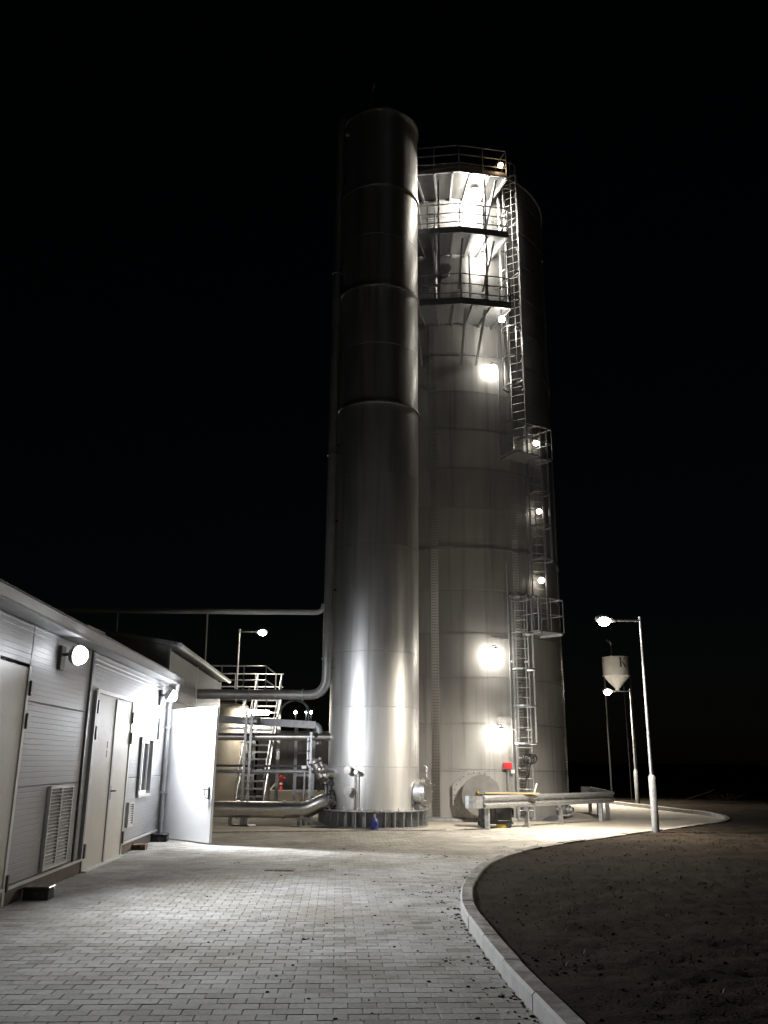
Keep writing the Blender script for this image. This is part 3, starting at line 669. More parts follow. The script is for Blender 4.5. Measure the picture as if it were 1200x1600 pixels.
# blue valve in front of the column
bv = thing('blue_valve','small blue gate valve with black handwheel at the column base','valve',(-.17,22.42,0))
q = Vector((-.17,22.42,0))
MB().tube([q,q+Vector((0,0,.06)),q+Vector((0,0,.10)),q+Vector((0,0,.22)),q+Vector((0,0,.28))],[.09,.09,.10,.10,.05],14).build('body','blue',bv)
MB().tube([q+Vector((0,-.16,.14)),q+Vector((0,.16,.14))],.07,12).build('port','blue',bv)
MB().tube([q+Vector((0,0,.28)),q+Vector((0,0,.40))],.025,8).build('stem','galv',bv)
hb = MB().tube([q+Vector((.1*math.cos(t),.1*math.sin(t),.40)) for t in [2*math.pi*i/20 for i in range(20)]],.014,6,closed=True).build('handwheel','black',bv)
MB().bar(q+Vector((-.1,0,.40)),q+Vector((.1,0,.40)),.02,.012).build('spoke','black',hb)

# ------------------------------------------------------------------ big bolted tank
TC = Vector((2.296, 29.546, 0)); TR = 3.78
def tp(a, r, z): return TC + Vector((r*math.sin(R(a)), -r*math.cos(R(a)), z))
def td(a): return Vector((math.sin(R(a)), -math.cos(R(a)), 0))
def tt(a): return Vector((math.cos(R(a)), math.sin(R(a)), 0))
tank = thing('bolted_tank','huge cylindrical bolted steel tank with banded panels and platforms at its top','tank',TC)
CH = 1.32; ZT = [.1 + CH*i for i in range(17)] + [22.0]
pm = {}
for k in range(17):
    h = ZT[k+1] - ZT[k]; key = (round(h, 3), k % 2)
    if key not in pm:
        r = TR + (.009 if k % 2 else 0)
        pm[key] = MB().lathe([(r-.008,0),(r,.004),(r,h-.004),(r-.008,h)], (0,0,0), 12, .06, 39.94, split=True).mesh('shell_panel','tank')
    for j in range(9):
        inst(pm[key], 'shell_panel', tank, Matrix.Translation(TC + Vector((0,0,ZT[k]))) @ Matrix.Rotation(R(-11 + 40*j), 4, 'Z'))
MB().lathe([(TR+.10,0),(TR+.10,.06),(TR+.02,.1),(TR-.05,.1)], TC, 108).build('base_ring','galvdull',tank)
MB().lathe([(TR-.02,7.985),(TR+.03,7.985),(TR+.03,8.07),(TR-.02,8.07)], TC, 108, smooth=False).build('stiffener_ring','galvdull',tank)
MB().lathe([(TR-.02,14.58),(TR+.025,14.58),(TR+.025,14.66),(TR-.02,14.66)], TC, 108, smooth=False).build('stiffener_ring','galvdull',tank)
MB().lathe([(TR-.02,21.9),(TR+.06,21.9),(TR+.06,22.0),(TR-.02,22.0)], TC, 108, smooth=False).build('top_ring','galvdull',tank)
MB().lathe([(TR,21.99),(TR*.5,22.7),(.02,22.95)], TC, 72).build('roof','galvdull',tank)
bt = MB()
def bolt(mb, a, z, r0=TR+.018, r=.016):
    p = tp(a, r0, z); d = td(a); t = tt(a); u = Vector((0,0,1)); V = []
    for rr, h in ((r, 0), (r*.7, .018)):
        for i in range(6): V.append(p + (t*math.cos(R(60*i)) + u*math.sin(R(60*i))) * rr + d*h)
    mb.add(V, [(i,(i+1)%6,6+(i+1)%6,6+i) for i in range(6)] + [(6,7,8,9,10,11)])
for a0 in (-11, 29, 69):
    for da in (-1.1, -.37, .37, 1.1):
        z = .16
        while z < 21.8:
            bolt(bt, a0 + da, z, TR+.022); z += .085
for z in ZT[1:-1]:
    a = -45
    while a < 75: bolt(bt, a, z - .05, TR+.009, .013); a += 1.15
o = bt.build('bolt_rows','bolt',tank); o['kind'] = 'stuff'
for a0 in (-11, 29, 69):
    MB().lathe([(TR+.008,.12),(TR+.021,.12),(TR+.021,21.85),(TR+.008,21.85)], TC, 4, a0-1.7, a0+1.7).build('seam_strap','tank',tank)
# octagonal manhole plate and round cover
ma, mz = 6.5, .72
mp = MB(); octo = []
def tpl(u, v, off): return tp(ma, TR, mz) + tt(ma)*u + Vector((0,0,v)) + td(ma)*off
for i in range(8): octo.append((.76*math.cos(R(22.5+45*i)), .70*math.sin(R(22.5+45*i))))
V = [tpl(u, v, -.08) for u, v in octo] + [tpl(u, v, .035) for u, v in octo]
mp.add(V, [tuple(range(8,16))] + [(i,(i+1)%8,8+(i+1)%8,8+i) for i in range(8)])
mo = mp.build('manhole_plate','tank',tank)
MB().tube([tpl(.06,0,.03),tpl(.06,0,.30)],.50,40).build('manhole_neck','galvdull',mo)
MB().tube([tpl(.06,0,.30),tpl(.06,0,.34)],.56,40).build('manhole_cover','riser',mo)
for i in range(26):
    t = 2*math.pi*i/26; MB().disc(tpl(.66*math.cos(t),.61*math.sin(t),.036),td(ma),.017,.018,6).build('plate_bolt','bolt',mo)
MB().tube([tpl(-.05,.1,.34),tpl(-.05,.1,.42),tpl(-.05,.0,.45)],.03,8).build('cover_tap','yellow',mo)
MB().box(tuple(tpl(-.05,-.2,.342)),tuple(tpl(.03,-.05,.36)+Vector((0,-.01,0)))).build('rating_plate','darksteel',mo)

# ------------------------------------------------------------------ platforms
PR = TR + 1.46
def pv(a, r, z): return tp(a, r, z)
def platform(name, label, z, angs, outer, beam=.16, rail_h=1.03, deck='galv'):
    t = thing(name, label, 'platform', tp(2, TR, z), 'platforms at the tank top')
    for i in range(len(angs) - 1):
        a, b = angs[i] + .02, angs[i+1] - .02
        P = [pv(a,TR+.06,z),pv(a,outer,z),pv(b,outer,z),pv(b,TR+.06,z)]; Q = [p + Vector((0,0,.03)) for p in P]
        MB().add(P + Q, [(0,1,2,3),(7,6,5,4),(0,4,5,1),(1,5,6,2),(2,6,7,3),(3,7,4,0)]).build('deck_plate',deck,t)
        MB().bar(pv(a,outer+.03,z-.02),pv(b,outer+.03,z-.02),.05,beam).build('edge_beam','galvdull',t)
        for h in (rail_h, rail_h*.66, rail_h*.33):
            MB().tube([pv(a,outer,z+h),pv(b,outer,z+h)],.021,8).build('rail','galvdull',t)
        MB().bar(pv(a,outer,z+.10),pv(b,outer,z+.10),.008,.12).build('toe_board','galvdull',t)
        n = 2
        for k in range(n):
            c = pv(a,outer,z).lerp(pv(b,outer,z),k/n); MB().tube([c+Vector((0,0,.03)),c+Vector((0,0,rail_h))],.021,8).build('rail_post','galvdull',t)
    e = angs[-1]
    for h in (rail_h, rail_h*.5): MB().tube([pv(e,outer,z+h),pv(e,TR+.75,z+h)],.021,8).build('rail','galvdull',t)
    for r in (outer, TR+.75): MB().tube([pv(e,r,z+.03),pv(e,r,z+rail_h)],.021,8).build('rail_post','galvdull',t)
    k = angs[0]
    while k <= angs[-1] + .1:
        MB().bar(pv(k,TR+.02,z-.05),pv(k,outer,z-.05),.06,.10).build('joist','galv',t); k += (angs[-1]-angs[0]) / (2*(len(angs)-1) + 2)
    return t
AN = [-35, -17, 1.2, 19.2]
plA = platform('tank_platform','lowest of the three railed platforms on the tank, above the knee braces',15.72,AN,PR)
plB = platform('tank_platform','middle one of the three railed platforms on the tank, just below the brightest lamp',18.34,AN,PR)
plC = platform('tank_platform','topmost railed platform on the tank with ribbed underside, lit from beneath',20.58,[-35,-17,1.2,19.2],PR+.05, beam=.07, deck='darksteel')
# knee braces under A and posts tying the platforms together
for a in (-16, 3, 10.5):
    MB().bar(tp(a,PR-.25,15.62),tp(a,TR+.06,14.2),.07,.07).build('knee_brace','galvdull',plA)
for a in (-9, 2.5, 15):
    MB().bar(tp(a,PR-.3,18.25),tp(a,TR+.06,17.0),.06,.06).build('knee_brace','galvdull',plB)
for a in (-16, -6.5, 11.2):
    MB().bar(tp(a,PR-.16,15.8),tp(a,PR-.16,20.5),.06,.06).build('tie_post','galvdull',plC)
for a in (-15.5, 15.6):
    MB().bar(tp(a,PR-.1,20.5),tp(a,TR+.05,18.9),.07,.07).build('knee_brace','galv',plC)
# equipment on the shell between the platforms
eq = thing('tank_overflow_box','pale box nozzle and pipework on the tank shell between upper platforms','nozzle',tp(4,TR,19.0))
MB().tube([tp(-4,TR,17.6),tp(-4,TR+.35,17.6)],.14,16).build('nozzle','tank',eq); MB().disc(tp(-4,TR+.35,17.6),td(-4),.2,.04,18).build('flange','galv',eq)
MB().tube([tp(-9,TR+.25,19.3),tp(-9,TR+.25,15.9)],.06,10).build('down_pipe','galv',eq); MB().tube([tp(8,TR+.2,18.3),tp(8,TR+.2,16.0)],.05,10).build('down_pipe','galv',eq)
MB().tube([tp(-14,TR+.5,19.6),tp(-6,TR+.5,19.6)],.05,10).build('cross_pipe','galv',eq); MB().tube([tp(-14,TR+.5,16.9),tp(-6,TR+.5,16.9)],.05,10).build('cross_pipe','galv',eq)

# ------------------------------------------------------------------ caged ladders and landings
def ladder(label, a, z0, z1, c0, c1, off=.22, step=.29, turn=0):
    t = thing('caged_ladder', label, 'ladder', tp(a, TR+off, z0), 'ladders climbing the tank')
    b = tp(a, TR+off, 0); u = tt(a+turn); d = td(a+turn); rd = td(a); up = Vector((0,0,1))
    for s in (-.23, .23): MB().bar(b+u*s+up*z0, b+u*s+up*z1, .03, .06, up=d).build('stile','galv',t)
    rm = MB().tube([u*-.215, u*.215], .014, 6).mesh('rung','galv')
    z = z0 + .25
    while z < z1 - .05: inst(rm, 'rung', t, Matrix.Translation(b + up*z)); z += step
    hp = []
    for i in range(17):
        q = R(-150 + 300*i/16); hp.append(u*(.33*math.sin(q)) + d*(.36 + .33*math.cos(q)))
    hp = [u*-.23] + hp + [u*.23]
    hm = MB()
    for i in range(len(hp)-1):
        m_ = (hp[i+1]-hp[i]); hm.bar(hp[i]-m_*.02, hp[i+1]+m_*.02, .008, .05)
    hme = hm.mesh('cage_hoop','galv'); n = max(2, round((c1-c0)/1.05)) if c1 > c0 else 0
    for i in range(n+1 if n else 0): inst(hme, 'cage_hoop', t, Matrix.Translation(b + up*(c0+(c1-c0)*i/n)))
    for q in (-100, -50, 0, 50, 100):
        if n: p = b + u*(.322*math.sin(R(q))) + d*(.36 + .322*math.cos(R(q))); MB().bar(p+up*(c0-.02), p+up*(c1+.02), .03, .008, up=d).build('cage_bar','galv',t)
    z = z0 + .5
    while z < z1:
        for s in (-.23,.23): MB().bar(b+u*s+up*z, b+u*s-rd*(off-.01)+up*z, .04, .05).build('wall_bracket','galv',t)
        z += 2.0
    return t
ladder('lowest caged ladder on the tank, starting behind the guardrail', 28, .05, 6.6, 2.15, 6.4, turn=-26)
ladder('middle caged ladder on the tank beside three small lamps', 41, 5.45, 12.2, 7.7, 12.1, turn=-30)
ladder('highest caged ladder on the tank reaching the top platforms', 29.3, 11.2, 21.9, 13.3, 21.7, off=.45, turn=-62)
def landing(label, z, a0, a1, depth):
    t = thing('ladder_landing', label, 'landing', tp((a0+a1)/2, TR, z), 'ladder landings')
    P = [tp(a0,TR+.05,z),tp(a0,TR+depth,z),tp(a1,TR+depth,z),tp(a1,TR+.05,z)]; Q = [p+Vector((0,0,.035)) for p in P]
    MB().add(P+Q,[(0,1,2,3),(7,6,5,4),(0,4,5,1),(1,5,6,2),(2,6,7,3),(3,7,4,0)]).build('deck','galv',t)
    for p, q in ((P[0],P[1]),(P[1],P[2]),(P[2],P[3])):
        for h in (.55,1.05): MB().tube([p+Vector((0,0,h)),q+Vector((0,0,h))],.02,8).build('rail','galv',t)
    for p in (P[1],P[2],P[1].lerp(P[2],.5),P[0],P[3]): MB().tube([p+Vector((0,0,.035)),p+Vector((0,0,1.05))],.02,8).build('rail_post','galv',t)
    for a in (a0+1,a1-1): MB().bar(tp(a,TR+.03,z-.03),tp(a,TR+depth,z-.03),.05,.07).build('brace','galvdull',t)
landing('small railed landing joining the lowest and middle ladders', 5.42, 31, 45, .85)
landing('small railed landing joining the middle and highest ladders', 11.05, 22, 43, .85)

# ------------------------------------------------------------------ lamps on the tank
def globe(label, a, r, z, rad, m='globe', plate=True, foot=None):
    t = thing('bulkhead_lamp', label, 'lamp', tp(a, r, z), 'globe lamps on the tank')
    c = tp(a, r, z)
    MB().ball(c, rad, 16, 9).build('globe', m, t)
    MB().tube([c + Vector((0,0,rad*.80)), c + Vector((0,0,rad*.95)), c + Vector((0,0,rad*1.2))], [rad*.70, rad*.66, rad*.3], 16).build('cap', 'darksteel', t)
    if foot is None: foot = tp(a, TR+.01, z + rad + .1)
    MB().tube([c + Vector((0,0,rad+.03)), c + Vector((0,0,rad+.1)), foot], .014, 6).build('arm', 'darksteel', t)
globe('large warm globe lamp on the tank, level with the cage top of the lowest ladder', 15.3, TR+.30, 4.72, .16)
globe('large warm globe lamp on the tank nearest the ground, above the red box', 16.7, TR+.30, 2.42, .16)
globe('small globe lamp lowest of three in a row beside the middle ladder', 41.5, TR+.28, 7.15, .10, m='globe_small')
globe('small globe lamp halfway up the middle ladder', 42, TR+.28, 9.42, .085, m='globe_small')
globe('small globe lamp at the landing above the middle ladder', 42, TR+.28, 11.78, .10, m='globe_small')
globe('globe lamp on the dark shell below the lowest platform and its braces', 18.4, TR+.22, 14.1, .12, m='globe_mid')
globe('globe lamp hung under the outer edge of the lowest platform', 17.5, PR-.35, 15.42, .10, foot=tp(17.5,PR-.35,15.70), m='globe_mid')
globe('globe lamp hung under the middle platform', 13.5, TR+.45, 18.02, .15, foot=tp(13.5,TR+.45,18.32), m='globe_mid')
globe('blazing lamp hung under the ribbed topmost platform, the brightest on the tank', 9.0, TR+.75, 20.22, .24, foot=tp(9,TR+.75,20.56), m='globe_top')
globe('orange-white lamp on the railing of the topmost platform', 16.6, PR+.12, 20.95, .085, foot=tp(16.6,PR+.05,21.2), m='globe_orange')
for a, z0, z1 in ((23.8, 1.7, 7.6), (38, 6.9, 12.4), (22.5, 12.4, 15.5)):
    cdt = MB().tube([tp(a,TR+.04,z0),tp(a,TR+.04,z1)],.016,6).build('conduit','galvdull',tank)
for a0, a1, z in ((16.7,23.8,2.90),(15.3,23.8,5.22),(38,41.5,7.35),(38,42,9.6),(38,42,11.98),(18.4,22.5,14.32)):
    MB().tube([tp(a0+(a1-a0)*k/4,TR+.04,z) for k in range(5)],.014,6).build('conduit','galvdull',tank)
# red call box by the ladder
rc = thing('red_call_box','red box on a thin post beside the tank ladder','call box',tp(20.5,TR+.1,0))
MB().cbox(tuple(tp(20.5,TR+.1,1.44)+Vector((-.12,-.06,0))),tuple(tp(20.5,TR+.1,1.62)+Vector((.12,.04,0))),.015).build('box','red',rc)
MB().tube([tp(20.8,TR+.1,0),tp(20.8,TR+.1,1.44)],.018,8).build('post','galvdull',rc)
MB().box(tuple(tp(23,TR+.1,1.32)+Vector((-.05,-.04,0))),tuple(tp(23,TR+.1,1.42)+Vector((.05,.03,0)))).build('junction_box','white',rc)
hs = thing('hose_coil','black hose looped on the lower rungs of the ladder','hose',tp(28,TR+.3,1.5))
hpts = [tp(28,TR+.32,1.72) + tt(28)*(.17*math.cos(t)) + Vector((0,0,.13*math.sin(t))) + td(28)*(.02*t) for t in [i*.4 for i in range(36)]]
MB().tube(hpts,.022,8).build('coil','black',hs); MB().tube([hpts[-1],tp(27,TR+.4,1.2),tp(26,TR+.35,.9)],.022,8).build('tail','black',hs)

# ------------------------------------------------------------------ guardrails
def guardrail(label, p0, p1, posts, endcap=True):
    p0, p1 = Vector(p0), Vector(p1); d = (p1-p0).normalized(); r = Vector((d.y,-d.x,0)); L = (p1-p0).length
    t = thing('guardrail', label, 'guardrail', (p0+p1)/2, 'crash barriers round the tank')
    prof = [(.0,.82),(.035,.80),(.075,.775),(.075,.735),(.0,.69),(.0,.645),(.075,.60),(.075,.56),(.035,.535),(.0,.51)]
    V = []; n = len(prof); secs = [(0,0),(L,0)]
    for s, _ in secs: V += [p0 + d*s + r*x + Vector((0,0,z)) for x, z in prof]
    for s, _ in secs: V += [p0 + d*s + r*(x-.006) + Vector((0,0,z)) for x, z in prof]
    F = [(i,i+1,n+i+1,n+i) for i in range(n-1)] + [(2*n+i,3*n+i,3*n+i+1,2*n+i+1) for i in range(n-1)]
    F += [(0,n,3*n,2*n),(n-1,3*n-1,4*n-1,2*n-1)]
    MB().add(V,F).build('w_beam','galv',t)
    # flared end piece
    for e, sg in ((p0,-1),(p1,1)):
        A = [e + d*(sg*.35*math.sin(R(k*18))) - r*(.28*(1-math.cos(R(k*18)))) for k in range(6)]
        V = [q + Vector((0,0,z)) for q in A for z in (.52,.81)]
        V += [v - r*.008 for v in V]; m = 12
        MB().add(V,[(2*k,2*k+1,2*k+3,2*k+2) for k in range(5)] + [(m+2*k,m+2*k+2,m+2*k+3,m+2*k+1) for k in range(5)]).build('end_piece','galv',t)
    for s in posts:
        c = p0 + d*s - r*.10
        MB().bar(c - Vector((0,0,.05)), c + Vector((0,0,.78)), .06, .12, up=r).build('post','galv',t)
        MB().bar(c + r*.03 + Vector((0,0,.665)), c + r*.095 + Vector((0,0,.665)), .09, .2).build('spacer','galv',t)
        MB().tube([c + r*.09 + Vector((0,0,.67)), c + r*.13 + Vector((0,0,.67))],.018,6).build('bolt','galvdull',t)
guardrail('long galvanised guardrail in front of the tank ladder and black pump',(2.55,22.55,0),(6.75,26.45,0),(.25,1.85,3.35,5.3))
guardrail('shorter galvanised guardrail returning behind the long one towards the back',(6.95,27.1,0),(7.35,31.6,0),(.4,2.2,4.1))

# pump set behind the rail
pu = thing('pump_set','black motor pump on a yellow-footed base behind the guardrail','pump',(2.95,23.75,0))
MB().cbox((2.58,23.45,.14),(3.02,24.05,.60),.03).build('engine_block','blackgloss',pu)
MB().cbox((3.04,23.5,.18),(3.38,24.0,.54),.05).build('pump_head','black',pu)
for x in (2.62,2.74,2.86,2.98): MB().box((x,23.43,.2),(x+.05,23.449,.56)).build('cooling_fin','black',pu)
MB().tube([(3.38,23.72,.36),(3.46,23.72,.36)],.12,14).build('volute','black',pu); MB().tube([(3.2,23.7,.54),(3.2,23.7,.66)],.07,12).build('outlet','darksteel',pu)
MB().box((2.55,23.48,.09),(3.42,23.56,.139)).build('skid_bar','black',pu); MB().box((2.55,23.92,.09),(3.42,24.0,.139)).build('skid_bar','black',pu)
for x in (2.62,3.3):
    for y in (23.44,23.96): MB().tube([(x,y,.07),(x,y+.07,.07)],.07,14).build('wheel','black',pu)
MB().cbox((2.98,23.5,.0),(3.26,23.6,.088),.01).build('chock','yellow',pu)
for x in (2.6,3.36): 
    for y in (23.46,24.02): MB().tube([(x,y,.139),(x,y,.80)],.018,8).build('roll_bar','black',pu)
MB().box((2.56,23.42,.80),(3.40,24.06,.825)).build('top_frame','black',pu)
bd = thing('timber_board','yellow timber board laid across the pump frame behind the guardrail','board',(3.4,23.8,.83))
MB().box((2.72,23.6,.828),(4.15,23.86,.862)).build('plank','wood',bd)
stk = thing('pale_stake','pale stake leaning up from the board behind the guardrail','stake',(4.12,23.72,.865))
MB().bar((4.02,23.70,.865),(4.10,23.70,1.10),.05,.03).build('stake_body','white',stk)
dv = thing('drain_valve','small grey drain valve on the tank foot seen under the guardrail','valve',tp(48,TR+.3,0))
c = tp(52,TR+.32,.28)
MB().tube([tp(52,TR-.05,.28),tp(52,TR+.55,.28)],.07,14).build('stub','galv',dv)
for k in (.18,.30,.42): MB().disc(tp(52,TR+k,.28),td(52),.13,.03,16).build('flange','galvdull',dv)
MB().tube([c,c+Vector((0,0,.2))],.02,8).build('stem','darksteel',dv)
pc = thing('scrap_timber','dark scrap lying at the tank foot right of the ladder','scrap',tp(38,TR+.35,0))
for i in range(4): MB().bar(tp(36+i*1.5,TR+.25,.03+.03*i),tp(39+i,TR+.55,.04+.03*i),.09,.025).build('piece','darksteel',pc)

# ------------------------------------------------------------------ street lamps
def street_lamp(label, x, y, h, arm, dirx, watts=300, bulge=.14, zb=.08, sleeve=1.35, aim=(0,-.2,-1)):
    t = thing('street_lamp', label, 'street lamp', (x, y, zb), 'street lamps around the yard')
    MB().tube([(x,y,zb-.1),(x,y,sleeve-.03),(x,y,sleeve+.02)],[.085,.085,.055],14).build('base_sleeve','galvdull',t)
    MB().tube([(x,y,sleeve+.0),(x,y,h)],[.05,.032],12).build('pole','galv',t)
    MB().tube([(x,y,h-.02),(x,y,h+.05)],.045,10).build('cap','galv',t)
    MB().tube([(x,y,h-.05),(x+dirx*arm*.72,y-.05,h-.06)],.026,8).build('arm','galv',t)
    hx = x + dirx*arm
    MB().tube([(hx-dirx*.30,y-.05,h-.06),(hx-dirx*.18,y-.05,h-.05),(hx+dirx*.05,y-.06,h-.02),(hx+dirx*.2,y-.06,h-.03)],[.03,.07,.11,.06],12).build('housing','galvdull',t)
    MB().dome((hx,y-.06,h-.06),(-.12*dirx*-1,-.25,-1),.15,bulge,16,6).build('lens','street',t)
    beam(t, (hx, y-.06, h-.07-bulge), aim, watts, (1.0, .90, .76), 146, .9)
street_lamp('lit street lamp on the tall grey pole standing at the soil bed edge', 6.42, 21.25, 5.10, .92, -1, aim=(-.36,-.06,-1), watts=680)
street_lamp('lit street lamp on the smaller grey pole beyond the apron', 10.35, 36.4, 4.56, .95, -1, bulge=.16, watts=440)
street_lamp('lit street lamp rising behind the hall and stair platform', -5.6, 33.4, 6.48, .9, 1, zb=0, watts=90)

# ------------------------------------------------------------------ behind the pipes: stair, platform, small tank
sm = thing('storage_vessel','beige upright cylindrical vessel behind the hall corner','vessel',(-5.75,31.6,0))
MB().lathe([(1.0,.1),(1.0,3.3),(.9,3.5),(.3,3.62),(.01,3.62)],(-5.75,31.6,0),56).build('shell','beige',sm); MB().lathe([(1.06,0),(1.06,.1),(.9,.1)],(-5.75,31.6,0),56).build('plinth','apron',sm)
stc = thing('steel_staircase','galvanised steel staircase climbing to a railed platform behind the pipes','staircase',(-4.4,31.5,0))
NS = 16
for i in range(NS):
    z = .24*(i+1); y = 29.6 + .24*i
    MB().box((-4.78,y,z-.055),(-3.92,y+.26,z)).build('tread','galv',stc)
for x in (-4.81,-3.89): MB().bar((x,29.5,.08),(x,29.6+.24*NS,.24*NS+.0),.04,.2).build('stringer','galv',stc)
for x in (-4.81,-3.89):
    MB().tube([(x,29.55,1.05),(x,29.6+.24*NS,.24*NS+.95)],.022,8).build('handrail','galv',stc)
    for k in range(5): y = 29.6 + .24*NS*k/4; z = .24*NS*k/4; MB().tube([(x,y,z+.1),(x,y,z+.98)],.02,8).build('baluster','galv',stc)
    MB().bar((x,33.3,0),(x,33.3,3.8),.12,.12).build('column','galv',stc); MB().bar((x,30.9,0),(x,30.9,1.3),.09,.09).build('column','galv',stc)
sp = thing('stair_platform','railed steel platform above the beige vessel at the stair head','platform',(-5.5,32.5,3.85))
MB().box((-7.5,31.2,3.82),(-4.84,34.2,3.88)).build('deck','galv',sp); MB().bar((-7.5,31.15,3.78),(-3.88,31.15,3.78),.1,.2).build('edge_beam','galv',sp)
for y in (31.2,34.2):
    for h in (.5,1.0): MB().tube([(-7.5,y,3.88+h),(-4.2 if y<32 else -3.9,y,3.88+h)],.022,8).build('rail','galv',sp)
    for x in (-7.4,-6.6,-5.8,-5.0,-4.2): MB().tube([(x,y,3.88),(x,y,4.88)],.022,8).build('rail_post','galv',sp)
for h in (.5,1.0): MB().tube([(-4.2,31.2,3.88+h),(-4.2,34.2,3.88+h)],.022,8).build('rail','galv',sp)
for x in (-6.9,-4.92): MB().bar((x,31.2,0),(x,31.2,3.78),.10,.10).build('column','galv',sp)
MB().bar((-4.9,31.1,2.72),(-3.9,31.1,2.72),.08,.12).build('cross_beam','galv',sp)
tl = thing('tube_lamp','glowing horizontal tube lamp hung under the stair platform','lamp',(-4.45,30.7,3.2))
MB().box((-4.98,30.72,3.26),(-3.95,30.82,3.32)).build('housing','white',tl)
MB().tube([(-4.95,30.74,3.2),(-3.98,30.74,3.2)],.055,12).build('tube','tube',tl)
for x in (-4.8,-4.1): MB().tube([(x,30.78,3.32),(x,31.1,3.7)],.012,6).build('hanger','galv',tl)
fr = thing('access_frame','narrow upright steel access frame with rungs right of the staircase','frame',(-2.35,27,0))
for x in (-2.62,-2.08): MB().bar((x,27,0),(x,27,2.75),.09,.09).build('upright','galv',fr)
for z in (2.72,1.85,1.2,.75): MB().bar((-2.575,27,z),(-2.125,27,z),.05,.07).build('rung','galv',fr)
MB().bar((-2.6,26.95,.3),(-2.15,26.95,.72),.03,.05).build('brace','yellow',fr)
sh = thing('dark_shed','dark low panel shed in the gap behind the staircase','shed',(-3.4,37.5,0))
for i in range(6): MB().box((-5.2+i*.62,37.5,0),(-4.6+i*.62,37.55,2.7)).build('wall_panel','darksteel',sh)
MB().box((-5.25,37.56,0),(-1.4,40,2.68)).build('body','darksteel',sh); MB().box((-5.3,37.4,2.72),(-1.4,40.1,2.82)).build('roof','darksteel',sh)
bw = thing('low_wall','low beige concrete wall behind the pipes under the red hydrant','wall',(-3.2,35.2,0))
MB().cbox((-4.6,35.0,0),(-1.3,35.5,.5),.02).build('wall_body','apron',bw)
hy = thing('fire_hydrant','small red fire hydrant with a pale brace on the low wall','hydrant',(-3.95,35.2,.5))
q = Vector((-3.95,35.2,.5))
MB().tube([q,q+Vector((0,0,.05)),q+Vector((0,0,.06)),q+Vector((0,0,.36)),q+Vector((0,0,.40)),q+Vector((0,0,.52)),q+Vector((0,0,.56))],[.10,.10,.065,.065,.09,.09,.03],14).build('barrel','red',hy)
MB().tube([q+Vector((-.16,0,.44)),q+Vector((.16,0,.44))],.045,10).build('outlet','red',hy); MB().tube([q+Vector((0,-.01,.2)),q+Vector((0,-.01,.28))],.072,12).build('band','white',hy)
MB().bar(q+Vector((-.42,0,0)),q+Vector((-.07,0,.42)),.04,.06).build('brace','white',hy)

# ------------------------------------------------------------------ hopper silo with the letter K
SC = Vector((10.26,38.0,0)); SR = .575
si = thing('hopper_silo','white cone-bottomed silo marked with a grey K beyond the street lamps','silo',SC)
MB().lathe([(SR,5.32),(SR,6.1)],SC,48).build('barrel','white',si); MB().lathe([(SR+.012,5.32),(SR+.012,5.29),(.09,4.74),(.09,4.62)],SC,48,split=True).build('cone','white',si)
MB().lathe([(SR,6.1),(.1,6.22),(.01,6.22)],SC,48).build('roof','darksteel',si)
for a in (135,225,80,280):
    x, y = SC.x + .58*math.sin(R(a)), SC.y - .58*math.cos(R(a)); MB().bar((x,y,0),(x,y,5.3),.03,.03).build('leg','black',si)
def letter(strokes, a0, z0, w, name):
    mb = MB()
    for quad in strokes:
        F = []; V = []
        for off in (.004, .010):
            for u, v in quad:
                a = a0 + math.degrees(u*w/SR); V.append(SC + Vector(((SR+off)*math.sin(R(a)), -(SR+off)*math.cos(R(a)), z0 + v*.42)))
        mb.add(V, [(0,1,2,3),(7,6,5,4),(0,4,5,1),(1,5,6,2),(2,6,7,3),(3,7,4,0)])
    return mb.build(name,'letter',si)
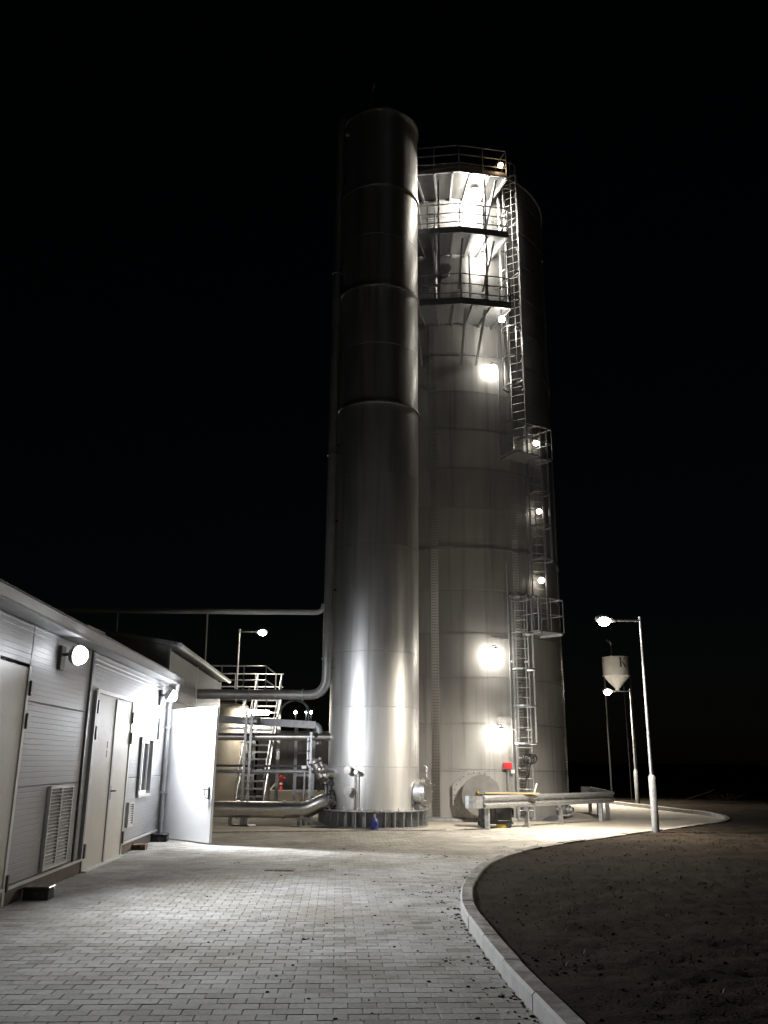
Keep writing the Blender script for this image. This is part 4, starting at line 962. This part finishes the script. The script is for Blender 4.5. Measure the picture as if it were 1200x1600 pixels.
letter([[(0,0),(.26,0),(.26,1),(0,1)],[(.28,.42),(.5,.62),(1,1),(.68,1)],[(.30,.55),(.45,.62),(1.02,0),(.7,0)]], 2, 5.62, .32, 'letter_k')
letter([[(.2,.72),(.36,.72),(.5,1),(.3,1)],[(.3,1),(.5,1),(.8,.9),(.6,.88)]], 46, 5.62, .30, 'letter_stroke')
MB().tube([SC+Vector((-.2,-.2,6.15)),SC+Vector((-.2,-.2,6.6))] + arc_bend(SC+Vector((-.2,-.2,6.6)),SC+Vector((-.2,-.2,6.8)),SC+Vector((-.4,-.3,6.8))),.05,8).build('fill_pipe','galv',si)

# dry bush and distant works lights
bu = thing('dry_bush','bare dry bush lying on the dark ground far beyond the apron','bush',(15.4,40.5,.05))
tw = MB(); 
for i in range(60):
    a = random.random()*6.28; l = random.uniform(.3,1.1); p = Vector((15.4+random.gauss(0,.25),40.5+random.gauss(0,.2),.02)); d = Vector((math.cos(a),math.sin(a)*.6,random.uniform(.2,.8))).normalized()
    tw.tube([p,p+d*l*.5,p+d*l+Vector((0,0,-.08))],[.012,.008,.003],4)
tw.build('twigs','twig',bu); MB().tube([(13.4,40.2,.03),(14.2,40.3,.25),(15.0,40.4,.5)],.025,6).build('branch','twig',bu)
def far_lamp(label, x, y, z, r):
    t = thing('works_light', label, 'floodlight', (x,y,0), 'far works lights')
    MB().tube([(x,y+.1,0),(x,y+.1,z+.2)],.06,8).build('mast','darksteel',t); MB().ball((x,y,z),r,10,6).build('lamp','far',t)
far_lamp('far white light directly right of the staircase, leftmost of three', -8.3, 84, 6.0, .13)
far_lamp('far small white light, the middle one of three beyond the staircase', -7.3, 84, 5.98, .07)
far_lamp('far white light closest to the column, beyond the staircase', -6.8, 84, 6.02, .13)
wk = thing('far_pipe_arch','dim pale pipe arch of the far works behind the staircase','pipe arch',(-8.5,86,0))
MB().tube([(-10.2,86,0),(-10.2,86,5.0)] + arc_bend((-10.2,86,5.0),(-10.2,86,7.2),(-8.6,86,7.3)) + arc_bend((-8.6,86,7.3),(-7.3,86,7.2),(-7.2,86,6.0)) + [(-7.2,86,0)],.16,10).build('arch','darksteel',wk)
